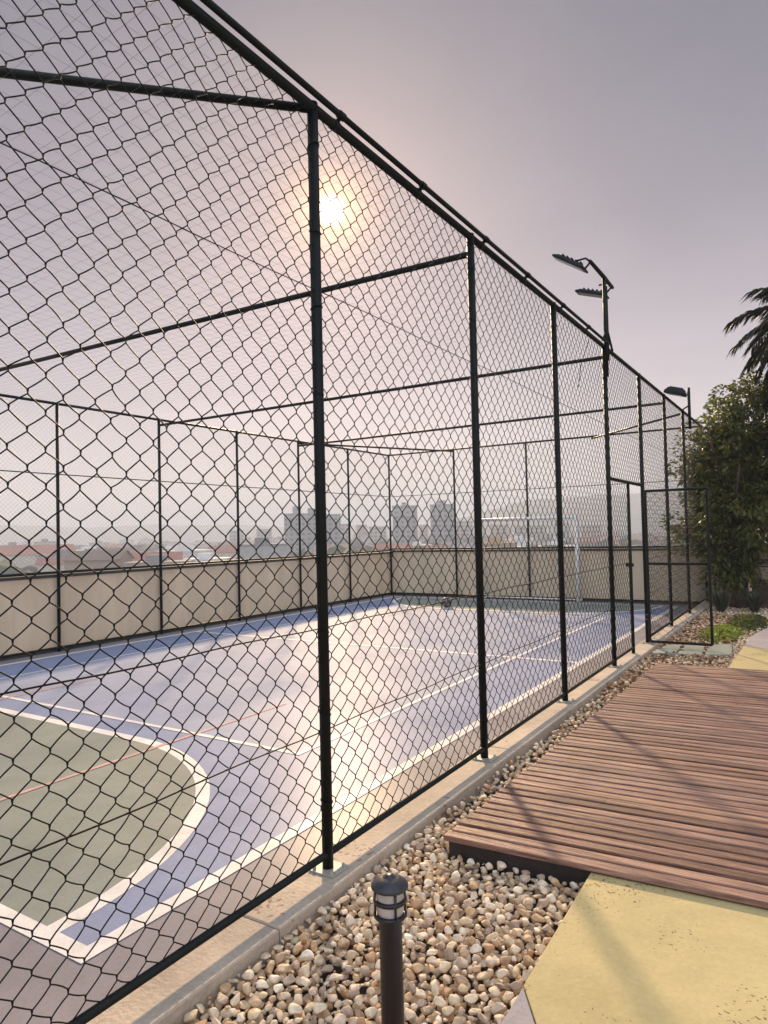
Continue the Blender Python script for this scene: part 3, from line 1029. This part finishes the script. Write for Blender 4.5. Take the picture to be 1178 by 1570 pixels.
V, F = heap([(x1, y1, r1, 0.002 + r1 * .60 + rng.uniform(0, .008, len(r1))), (x2, y2, r2, 0.040 + r2 * .42 + rng.uniform(0, .008, len(r2)))], shapesA, FA)
o = np_obj('pebbles', V, F, MT['pebble'], None, True)
tag(o, 'bed of cream and tan river pebbles in front around the bollard', 'pebbles', None, 'stuff')
x1, y1, r1 = scatter(0.12, 1.6, 3.4, 15.4, 0.014, 0.034, 32000, bed_ok, .76)
x2, y2, r2 = scatter(0.12, 1.6, 3.4, 15.4, 0.014, 0.032, 11000, bed_ok, .95)
V, F = heap([(x1, y1, r1, 0.002 + r1 * .60 + rng.uniform(0, .008, len(r1))), (x2, y2, r2, 0.040 + r2 * .42 + rng.uniform(0, .008, len(r2)))], shapesB, FB)
o = np_obj('pebbles', V, F, MT['pebble'], None, True)
tag(o, 'narrow strip of pebbles between the kerb and the timber deck', 'pebbles', None, 'stuff')

# ------------------------------------------------------------------ foliage
def leaf_cards(P, D, size, wid, droop=0.25):
    """folded leaves: P base points, D directions; 6 verts, 4 faces of quads (2 quads)"""
    n = len(P)
    D = D / (np.linalg.norm(D, axis=1, keepdims=True) + 1e-9)
    up = rng.normal(size=(n, 3)); up[:, 2] += 1.0
    Sd = np.cross(D, up); Sd /= np.linalg.norm(Sd, axis=1, keepdims=True) + 1e-9
    N = np.cross(Sd, D)
    s = size[:, None]; w_ = (size * wid)[:, None]
    a = P
    m1 = P + D * s * .45 + Sd * w_ * .5 + N * s * .08
    m2 = P + D * s * .45 - Sd * w_ * .5 + N * s * .08
    c = P + D * s * .5
    tip = P + D * s - np.array([0, 0, 1.0]) * s * droop
    V = np.stack([a, m1, tip, m2, c], 1).reshape(-1, 3)
    base = (np.arange(n) * 5)[:, None]
    F = np.concatenate([base + np.array([[0, 1, 4]]), base + np.array([[1, 2, 4]]), base + np.array([[2, 3, 4]]), base + np.array([[3, 0, 4]])])
    return V, F
def crown(name, lobes, n_leaf, size, wid, material, parent, shell=.55, clumps=26, clump_r=.22):
    """lobes: (cx,cy,cz, rx,ry,rz, share)"""
    Ps, Ds = [], []
    tot = sum(l[6] for l in lobes)
    for cx, cy, cz, rx, ry, rz, sh in lobes:
        nl = int(n_leaf * sh / tot)
        nc_ = max(5, int(clumps * sh / tot * len(lobes)))
        d = rng.normal(size=(nc_, 3)); d /= np.linalg.norm(d, axis=1, keepdims=True)
        rad = rng.uniform(shell, 1.0, nc_)[:, None]
        cent = np.array([cx, cy, cz]) + d * rad * np.array([rx, ry, rz])
        k = rng.integers(0, nc_, nl)
        spread = clump_r * rng.uniform(.55, 1.3, nc_)[k][:, None]
        off = rng.normal(size=(nl, 3)); off /= np.linalg.norm(off, axis=1, keepdims=True)
        off *= spread * rng.uniform(.35, 1.0, nl)[:, None] ** .5
        off[:, 2] *= .75
        Ps.append(cent[k] + off)
        dd = off / spread + d[k] * .5 + rng.normal(0, .45, (nl, 3)); dd[:, 2] -= .15
        Ds.append(dd)
    P = np.concatenate(Ps); D = np.concatenate(Ds)
    V, F = leaf_cards(P, D, size * rng.uniform(.65, 1.3, len(P)), wid)
    return np_obj(name, V, F, material, parent)

TX, TY = 0.62, 14.9
tree = thing('leafy_tree', 'bushy broad leaved tree at the end of the fence, olive lit on its left side', 'tree', (TX, TY, -0.05))
tk = MB()
tk.tube([(TX, TY, -0.06), (TX + .02, TY, .4), (TX - .03, TY + .03, .9), (TX + .03, TY, 1.5)], [.17, .13, .12, .11], 12)
tk.tube([(TX + .02, TY, .25), (TX + .18, TY - .05, .8), (TX + .5, TY, 1.6), (TX + .8, TY + .1, 2.6)], [.10, .085, .07, .03], 10)
for k in range(9):
    a = k * 2.4
    tk.tube([(TX + .02, TY, 1.2 + .05 * k), (TX + .02 + .45 * math.cos(a), TY + .4 * math.sin(a), 1.9 + .1 * k), (TX + .1 + .95 * math.cos(a), TY + .8 * math.sin(a), 2.5 + .13 * k)], [.06, .04, .012], 8)
obj('trunk', tk, MT['bark'], tree, True)
crown('crown', [(1.25, 15.1, 2.75, 1.30, 1.1, 1.35, 5), (0.55, 14.9, 3.35, 0.62, .8, .75, 2.2), (0.16, 14.9, 2.6, .60, .75, .85, 2.6), (0.16, 14.9, 1.5, .66, .75, .66, 2.8),
                (1.25, 14.75, 2.05, .95, .8, .45, 2.4), (1.9, 15.2, 3.7, 1.2, 1.1, .9, 2.2), (0.95, 14.9, 4.05, .5, .6, .45, 1.2), (0.55, 14.85, .85, .6, .5, .40, 1.6), (0.75, 14.8, 2.1, .9, .8, .9, 3.0), (1.3, 15.0, 2.65, 1.1, .8, 1.0, 4.5), (0.75, 14.9, 3.0, .75, .7, .7, 2.0), (0.55, 14.9, 1.2, .7, .6, .45, 1.6)],
      46000, 0.088, .55, MT['leaf'], tree, shell=.30, clumps=38, clump_r=.26)

PX, PY, PZZ = 2.20, 14.6, 5.2
palm = thing('palm_tree', 'dark palm with hanging fronds behind the leafy tree at the frame edge', 'palm', (PX + .3, PY + .3, -0.05))
obj('trunk', MB().tube([(PX + .3, PY + .3, -.06), (PX + .25, PY + .3, 2), (PX + .08, PY + .1, 4), (PX, PY, PZZ)], [.20, .17, .15, .13], 12), MT['bark'], palm, True)
for k in range(60):
    a = k * 2.399 + .4
    el = R(70 - 130 * (k / 59.0))
    L = random.uniform(1.35, 1.75)
    n = 16
    pts = []
    d = Vector((math.cos(a) * math.cos(el), math.sin(a) * math.cos(el), math.sin(el)))
    p = Vector((PX, PY, PZZ))
    for i in range(n + 1):
        pts.append(p.copy())
        p += d * (L / n)
        d.z -= .105
        d.normalize()
    fr_ = MB().tube(pts, [0.016 * (1 - .8 * i / n) for i in range(n + 1)], 5)
    Pl, Dl, sz = [], [], []
    for i in range(3, n + 1):
        for q in range(8):
            t = (pts[i] - pts[i - 1]).normalized()
            sd_ = t.cross(Vector((0, 0, 1)))
            sd_.normalize()
            base = pts[i - 1].lerp(pts[i], q / 8)
            for sg in (-1, 1):
                Pl.append(base[:])
                dv = t * .75 + sd_ * sg * .7 + Vector((random.uniform(-.15, .15), random.uniform(-.15, .15), -.30 + random.uniform(-.2, .2)))
                Dl.append(dv[:])
                sz.append(.42 * (1 - .55 * abs(i / n - .45)) * random.uniform(.8, 1.1))
    V, F = leaf_cards(np.array(Pl), np.array(Dl), np.array(sz), .042, .16)
    fs = [tuple(f) for f in (F + 0)]
    fr_.add(V, fs)
    obj('frond', fr_, MT['palm'], palm)

def shrub_straps(x, y, n, h, lab, grp):
    b = MB()
    for i in range(n):
        a = random.uniform(0, 6.28)
        ln = h * random.uniform(.7, 1.15)
        lean = random.uniform(.15, .75)
        w0 = random.uniform(.012, .022)
        pts = []
        for k in range(6):
            t = k / 5
            r = lean * ln * (t * .5 + .5 * t * t)
            pts.append(Vector((x + r * math.cos(a), y + r * math.sin(a), -0.05 + ln * (t - .32 * lean * t * t * t))))
        sd_ = Vector((-math.sin(a), math.cos(a), 0))
        vv = []
        for k, p in enumerate(pts):
            ww = w0 * (1 - (k / 5) ** 2 * .95)
            vv += [p - sd_ * ww, p + sd_ * ww]
        b.add(vv, [(2 * k, 2 * k + 1, 2 * k + 3, 2 * k + 2) for k in range(5)])
    o = obj('strap_leaf_plant', b, MT['reed'])
    tag(o, lab, 'plant', grp)
shrub_straps(0.42, 14.0, 120, .62, 'grey green strap leaved plant left of the tree trunk', 'strap leaved plants round the tree')
shrub_straps(0.95, 14.2, 110, .55, 'grey green strap leaved plant between the trunk and the timber planter', 'strap leaved plants round the tree')
def mound(name, cx, cy, rx, ry, h, n, size, material):
    a = rng.uniform(0, 6.283, n); r = np.sqrt(rng.uniform(0, 1, n))
    x = cx + rx * r * np.cos(a); y = cy + ry * r * np.sin(a)
    bump = .5 + .5 * np.sin(x * 9 + 1) * np.sin(y * 7)
    z = .012 + h * (1 - r ** 2) * (0.45 + .55 * bump) * rng.uniform(.55, 1, n)
    D = rng.normal(0, .7, (n, 3)); D[:, 2] = np.abs(D[:, 2]) + .5
    V, F = leaf_cards(np.stack([x, y, z], 1), D, size * rng.uniform(.6, 1.3, n), .55, .1)
    return np_obj(name, V, F, material)
o = mound('groundcover_plant', 0.74, 11.15, .30, .85, .17, 2200, .055, MT['herb'])
tag(o, 'bright green ground cover plant beside the gate end', 'plant')
o = mound('groundcover_plant', 0.98, 12.5, .30, 1.0, .20, 2200, .06, MT['leaf'])
tag(o, 'darker green ground cover plant along the curved path edge', 'plant')
# fallen leaves among the pebbles
n = 420
x = rng.uniform(.15, 1.0, 4000); y = np.where(rng.uniform(0, 1, 4000) < .4, rng.uniform(6.4, 9.2, 4000), rng.uniform(9.4, 13.5, 4000))
g_ = bed_ok(x, y, np.full(4000, .02))
x, y = x[g_][:n * 2], y[g_][:n * 2]
V, F = leaf_cards(np.stack([x, y, rng.uniform(.066, .082, len(x))], 1), np.concatenate([rng.normal(0, 1, (len(x), 2)), rng.normal(0, .15, (len(x), 1))], 1), rng.uniform(.04, .085, len(x)), .5, .02)
o = np_obj('fallen_leaves', V, F, MT['dry'])
tag(o, 'brown fallen leaves on the pebbles near the gate', 'leaves', None, 'stuff')

pl_ = thing('timber_planter', 'stepped timber planter with pale boards over a dark base behind the path', 'planter', (2.4, 14.9, -0.05))
for z0, z1, y in ((.985, 1.145, 14.90), (.60, .83, 14.86), (.84, .975, 14.93)):
    b = MB().box((0.83, y, z0), (4.5, y + .035, z1), bev=.005)
    obj('board', b, MT['timber'] if y < 14.92 else MT['timber_grey'], pl_)
b = MB().box((0.81, 14.88, 1.150), (4.5, 15.25, 1.185), bev=.005)
obj('capping_board', b, MT['timber'], pl_)
b = MB()
b.box((0.86, 14.97, -0.06), (4.5, 15.25, 1.146))
b.box((0.90, 14.89, -0.055), (4.5, 14.965, .592))
obj('base', b, MT['timber_dark'], pl_)

# ------------------------------------------------------------------ the city below
GZ = -12.0
n = 96
tv = [(0, 0, GZ)]
b = MB()
b.sheet([(3000 * math.cos(2 * math.pi * i / n), 3000 * math.sin(2 * math.pi * i / n)) for i in range(n)], GZ)
struct(obj('terrain', b, MT['city_ground']))
pod = MB().box((-7.86, -7.9, GZ - 0.5), (8.9, 23.9, -1.004))
o = obj('podium_building', pod, MT['wall'])
tag(o, 'beige building whose roof terrace carries the court', 'building')

def polar(px, dist):
    a = _yaw - math.atan((px - 589) / 1055.16)
    return CAM.x - math.sin(a) * dist, CAM.y + math.cos(a) * dist, a
def z_at(px, py, dist):
    """height of the point seen at that pixel at that horizontal distance"""
    d = _fw + (px - 589) / 1055.16 * _r - (py - 785) / 1055.16 * _u
    return CAM.z + d.z / math.hypot(d.x, d.y) * dist

def window_wall(name, base, win, sx, sz):
    M_ = mat(name, base, tuple(c * .85 for c in base), .1, .85)
    t = M_.node_tree
    p = t.nodes['Principled BSDF']
    prev = p.inputs['Base Color'].links[0].from_socket
    tcn = t.nodes.new('ShaderNodeTexCoord')
    br_ = t.nodes.new('ShaderNodeTexBrick')
    br_.offset = 0.0
    br_.inputs['Scale'].default_value = 1.0
    br_.inputs['Mortar Size'].default_value = 0.9
    br_.inputs['Mortar Smooth'].default_value = 0.0
    br_.inputs['Brick Width'].default_value = sx
    br_.inputs['Row Height'].default_value = sz
    sp = t.nodes.new('ShaderNodeSeparateXYZ')
    ad = t.nodes.new('ShaderNodeMath')
    ad.operation = 'ADD'
    cb = t.nodes.new('ShaderNodeCombineXYZ')
    t.links.new(tcn.outputs['Object'], sp.inputs[0])
    t.links.new(sp.outputs[0], ad.inputs[0])
    t.links.new(sp.outputs[1], ad.inputs[1])
    t.links.new(ad.outputs[0], cb.inputs[0])
    t.links.new(sp.outputs[2], cb.inputs[1])
    t.links.new(cb.outputs[0], br_.inputs['Vector'])
    mx = t.nodes.new('ShaderNodeMix')
    mx.data_type = 'RGBA'
    t.links.new(br_.outputs['Fac'], mx.inputs[0])
    mx.inputs[6].default_value = (*win, 1)
    t.links.new(prev, mx.inputs[7])
    t.links.new(mx.outputs[2], p.inputs['Base Color'])
    return M_
WALLS = [window_wall('tower_wall_%s' % nme, c, (.06, .07, .08), 3.6, 3.1) for nme, c in
         (('pale', (.42, .40, .37)), ('tan', (.40, .33, .27)), ('grey', (.30, .31, .33)))]
ROOFS = {'brown': mat('brown_roof', (.20, .15, .12), (.15, .11, .10), .3, .8), 'red': mat('red_roof', (.34, .12, .09), (.26, .10, .08), .3, .8), 'grey': mat('grey_roof', (.25, .25, .26), (.18, .18, .18), .3, .8),
         'white': mat('white_roof', (.72, .71, .70), (.6, .6, .6), .3, .7), 'blue': mat('blue_roof', (.10, .13, .32), (.13, .16, .3), .3, .7),
         'ochre': mat('ochre_roof', (.46, .30, .12), (.38, .26, .12), .3, .8)}
HOUSEW = [mat('house_wall_%s' % nme, c, tuple(q * .8 for q in c), .5, .85) for nme, c in (('cream', (.6, .55, .46)), ('white', (.74, .73, .71)), ('brown', (.34, .25, .19)), ('grey', (.42, .42, .42)))]

def tower(px0, px1, py, dist, wm, lab, huts=(), depth=None):
    x0, y0, a = polar((px0 + px1) / 2, dist)
    wd = (px1 - px0) / 1055.16 * dist
    dp = depth or wd * .8
    top = z_at((px0 + px1) / 2, py, dist) - GZ
    t = thing('apartment_tower', lab, 'tower', (x0, y0, GZ), 'hazy towers on the skyline')
    t['base_at'] = 0
    t.rotation_euler = (0, 0, a)
    body = MB().box((-wd / 2, 0, -.4), (wd / 2, dp, top))
    nb = max(2, int(wd / 7))
    for k in range(nb):                                # balcony stacks stand proud of the front
        xx = -wd / 2 + (k + .5) * wd / nb
        for fl in range(1, int(top / 3.1)):
            body.box((xx - wd / nb * .28, -1.1, fl * 3.1 - .1), (xx + wd / nb * .28, -.002, fl * 3.1 + .75))
    o = obj('wall', body, wm, t)
    o.location = (0, 0, 0)
    rf = MB().box((-wd / 2 - .3, -.3, top + .003), (wd / 2 + .3, dp + .3, top + .8))
    o = obj('roof', rf, ROOFS['grey'], t)
    o.location = (0, 0, 0)
    for h0, h1, hp in huts:
        hx0 = (h0 - (px0 + px1) / 2) / 1055.16 * dist
        hx1 = (h1 - (px0 + px1) / 2) / 1055.16 * dist
        ht = z_at((h0 + h1) / 2, hp, dist) - GZ
        o = obj('roof_hut', MB().box((hx0, dp * .2, top + .803), (hx1, dp * .7, max(ht, top + 2.0))), wm, t)
        o.location = (0, 0, 0)
    return t
tower(436, 484, 789, 430, WALLS[2], 'grey tower left of the front post with two roof huts', ((449, 462, 776), (472, 483, 779)))
tower(499, 522, 790, 450, WALLS[2], 'narrow dark tower just right of the front post')
tower(522, 535, 805, 520, WALLS[0], 'small pale block at the right foot of the narrow dark tower')
tower(602, 640, 777, 440, WALLS[2], 'left of the twin pale blue towers, with one small roof hut', ((616, 624, 770),))
tower(660, 697, 775, 430, WALLS[2], 'right of the twin towers, with a stepped roof hut', ((671, 684, 767),))
tower(700, 724, 801, 520, WALLS[0], 'low block touching the right side of the stepped roof tower')
tower(643, 656, 806, 600, WALLS[1], 'small tan block in the gap between the twin towers')
tower(546, 562, 806, 640, WALLS[1], 'faint tan block left of the far corner post')
tower(566, 592, 809, 560, WALLS[0], 'wide faint pale block touching the far corner post')
tower(752, 778, 806, 620, WALLS[1], 'faint tan block behind the left part of the goal')
tower(790, 836, 808, 560, WALLS[0], 'wide pale block behind the middle of the goal')
tower(850, 872, 803, 640, WALLS[2], 'faint grey block behind the right part of the goal')
tower(892, 920, 807, 560, WALLS[1], 'faint block between the goal and the lamp mast post')
tower(352, 372, 815, 620, WALLS[0], 'faint low block near the third left fence post')
tower(393, 416, 812, 700, WALLS[2], 'faint low block between the third and fourth left fence posts')

def house_mesh(kind, w_, d_, h_):
    """wall mesh and roof mesh"""
    wl = MB().box((-w_ / 2, -d_ / 2, -.3), (w_ / 2, d_ / 2, h_))
    if kind == 'gable':
        r = .45
        wl.add([(-w_ / 2, -d_ / 2, h_ + .001), (-w_ / 2, d_ / 2, h_ + .001), (-w_ / 2, 0, h_ + d_ * .22), (w_ / 2, -d_ / 2, h_ + .001), (w_ / 2, d_ / 2, h_ + .001), (w_ / 2, 0, h_ + d_ * .22)], [(0, 1, 2), (3, 5, 4)])
        rf = MB()
        e = .5
        zz = h_ + .03
        tp = h_ + d_ * .22 + .1
        rf.add([(-w_ / 2 - e, -d_ / 2 - e, zz - .15), (w_ / 2 + e, -d_ / 2 - e, zz - .15), (w_ / 2 + e, 0, tp), (-w_ / 2 - e, 0, tp), (-w_ / 2 - e, d_ / 2 + e, zz - .15), (w_ / 2 + e, d_ / 2 + e, zz - .15),
                (-w_ / 2 - e, -d_ / 2 - e, zz), (w_ / 2 + e, -d_ / 2 - e, zz), (w_ / 2 + e, 0, tp + .15), (-w_ / 2 - e, 0, tp + .15), (-w_ / 2 - e, d_ / 2 + e, zz), (w_ / 2 + e, d_ / 2 + e, zz)],
               [(0, 3, 2, 1), (3, 4, 5, 2), (6, 7, 8, 9), (9, 8, 11, 10), (0, 1, 7, 6), (4, 10, 11, 5), (0, 6, 9, 3), (3, 9, 10, 4), (1, 2, 8, 7), (2, 5, 11, 8)])
    else:
        rf = MB().box((-w_ / 2 - .15, -d_ / 2 - .15, h_ + .003), (w_ / 2 + .15, d_ / 2 + .15, h_ + .6))
        rf.box((-w_ * .2, -d_ * .2, h_ + .603), (w_ * .1, d_ * .2, h_ + 2.2))
    return wl, rf
def mesh_of(mb, nme, material):
    me = bpy.data.meshes.new(nme)
    me.from_pydata(mb.v, [], mb.f)
    me.update()
    me.materials.append(material)
    return me
def put_house(meshes, x, y, rz, label, grp, cat='house', s=1.0):
    t = bpy.data.objects.new('city_house' if cat == 'house' else 'warehouse', None)
    C.objects.link(t)
    t.location = (x, y, GZ)
    t.rotation_euler = (0, 0, rz)
    t.scale = (s, s, s)
    t['label'] = label
    t['category'] = cat
    t['group'] = grp
    for nme, me in zip(('wall', 'roof'), meshes):
        o = bpy.data.objects.new(nme, me)
        C.objects.link(o)
        o.parent = t
    return t
kinds = [('gable', 14, 9, 5.5, 0, 'red', 'cream house with red gable roof among the hazy rooftops'),
         ('flat', 13, 11, 7.0, 1, 'white', 'white flat roofed house among the hazy rooftops'),
         ('gable', 12, 9, 5.0, 1, 'grey', 'white house with grey gable roof among the hazy rooftops'),
         ('flat', 12, 12, 10.0, 3, 'grey', 'grey flat roofed house with roof hut among the hazy rooftops'),
         ('gable', 13, 9, 6.5, 2, 'brown', 'brown house with brown gable roof among the hazy rooftops'),
         ('flat', 15, 10, 6.0, 3, 'grey', 'wide grey flat roofed house among the hazy rooftops'),
         ('gable', 12, 10, 5.0, 3, 'brown', 'grey house with brown gable roof among the hazy rooftops')]
protos = []
for kd, w_, d_, h_, wi, rc, lab in kinds:
    wl, rf = house_mesh(kd, w_, d_, h_)
    protos.append((mesh_of(wl, 'house_wall', HOUSEW[wi]), mesh_of(rf, 'house_roof', ROOFS[rc]), lab))
specials = [(40, 350, 'gable', 38, 18, 7.6, 0, 'red', 'long low warehouse with red roof at the left edge of the skyline'),
            (402, 300, 'flat', 16, 12, 6.3, 1, 'blue', 'blue roofed low building left of the front post'),
            (760, 230, 'flat', 12, 10, 9.0, 2, 'ochre', 'ochre building showing behind the left half of the goal'),
            (705, 250, 'flat', 16, 10, 5.9, 3, 'blue', 'dark blue roofed building beside the goal post behind the far wall'),
            (138, 420, 'flat', 24, 16, 7.5, 1, 'white', 'wide white roofed building right of the first left fence post'),
            (852, 260, 'flat', 12, 10, 7.0, 1, 'white', 'white roofed building behind the right half of the goal')]
placed = []
for px, dist, kd, w_, d_, h_, wi, rc, lab in specials:
    x, y, a = polar(px, dist)
    wl, rf = house_mesh(kd, w_, d_, h_)
    put_house((mesh_of(wl, 'house_wall', HOUSEW[wi]), mesh_of(rf, 'house_roof', ROOFS[rc])), x, y, a + .1, lab, 'larger low roofs just past the parapet', 'warehouse')
    placed.append((x, y, max(w_, d_)))
cnt = 0
trees_at = []
for _ in range(6000):
    px = random.uniform(-60, 1075)
    dist = 190 + 900 * random.random() ** 1.25
    x, y, a = polar(px, dist)
    if any((x - q[0]) ** 2 + (y - q[1]) ** 2 < (q[2] * .62 + 10) ** 2 for q in placed):
        continue
    placed.append((x, y, 13))
    if random.random() < .42:
        trees_at.append((x, y, dist))
    else:
        w_, r_, lab = protos[random.randrange(len(protos))]
        put_house((w_, r_), x, y, a + random.uniform(-.5, .5), lab, lab.replace('house', 'houses', 1), s=random.uniform(.8, 1.25))
        cnt += 1
    if cnt >= 210:
        break
# treetops between the roofs
Vv, Ff, off = [], [], 0
tV, tF = ico(2)
for x, y, d in trees_at:
    for k in range(random.randrange(2, 5)):
        s = random.uniform(2.4, 4.6)
        P = tV * (1 + rng.normal(0, .13, (len(tV), 1))) * np.array([s, s, s * .85]) + np.array([x + random.uniform(-5, 5), y + random.uniform(-5, 5), GZ + s * .8 + random.uniform(0, 2.5)])
        Vv.append(P); Ff.append(tF + off); off += len(tV)
o = np_obj('distant_trees', np.concatenate(Vv), np.concatenate(Ff), MT['far_leaf'])
tag(o, 'dark treetops scattered between the hazy city roofs', 'trees', None, 'stuff')

# hills: ridge of terrain behind the city on the right
def ridge(name, px0, px1, dist, tops, thick):
    b = MB()
    n = 44
    pts = []
    for i in range(n + 1):
        px = px0 + (px1 - px0) * i / n
        x, y, a = polar(px, dist)
        t = i / n * (len(tops) - 1)
        k = min(int(t), len(tops) - 2)
        py = tops[k] + (tops[k + 1] - tops[k]) * (t - k) + random.uniform(-1.5, 1.5)
        z = z_at(px, py, dist)
        x2, y2, _ = polar(px, dist - thick)
        x3, y3, _ = polar(px, dist - thick * .4)
        x4, y4, _ = polar(px, dist + thick)
        pts += [(x2, y2, GZ - 1), (x3, y3, GZ + (z - GZ) * .62), (x, y, z), (x4, y4, GZ - 1)]
    fs = []
    for i in range(n):
        for k in range(3):
            fs.append((4 * i + k, 4 * i + 4 + k, 4 * i + 5 + k, 4 * i + 1 + k))
    b.add(pts, fs)
    return struct(obj(name, b, MT['hill'], None, True))
ridge('hills', 640, 1300, 1250, [812, 790, 768, 762, 756, 750, 752, 760, 770], 240)
ridge('hills', -500, 760, 1900, [806, 804, 808, 806, 808, 804, 808, 806, 812], 260)

# ------------------------------------------------------------------ the hazy air
b = MB().box((-3300, -3300, GZ - 1.6), (3300, 3300, 105))
hz = obj('haze', b, None)
hm = bpy.data.materials.new('haze_air')
hm.use_nodes = True
ht = hm.node_tree
ht.nodes.clear()
ho_ = ht.nodes.new('ShaderNodeOutputMaterial')
pv = ht.nodes.new('ShaderNodeVolumePrincipled')
pv.inputs['Color'].default_value = (0.76, 0.83, 0.95, 1)
pv.inputs['Density'].default_value = 0.0010
pv.inputs['Anisotropy'].default_value = 0.0
ht.links.new(pv.outputs[0], ho_.inputs['Volume'])
hz.data.materials.append(hm)
tag(hz, 'pale haze lying over the city and the court', 'haze', None, 'stuff')
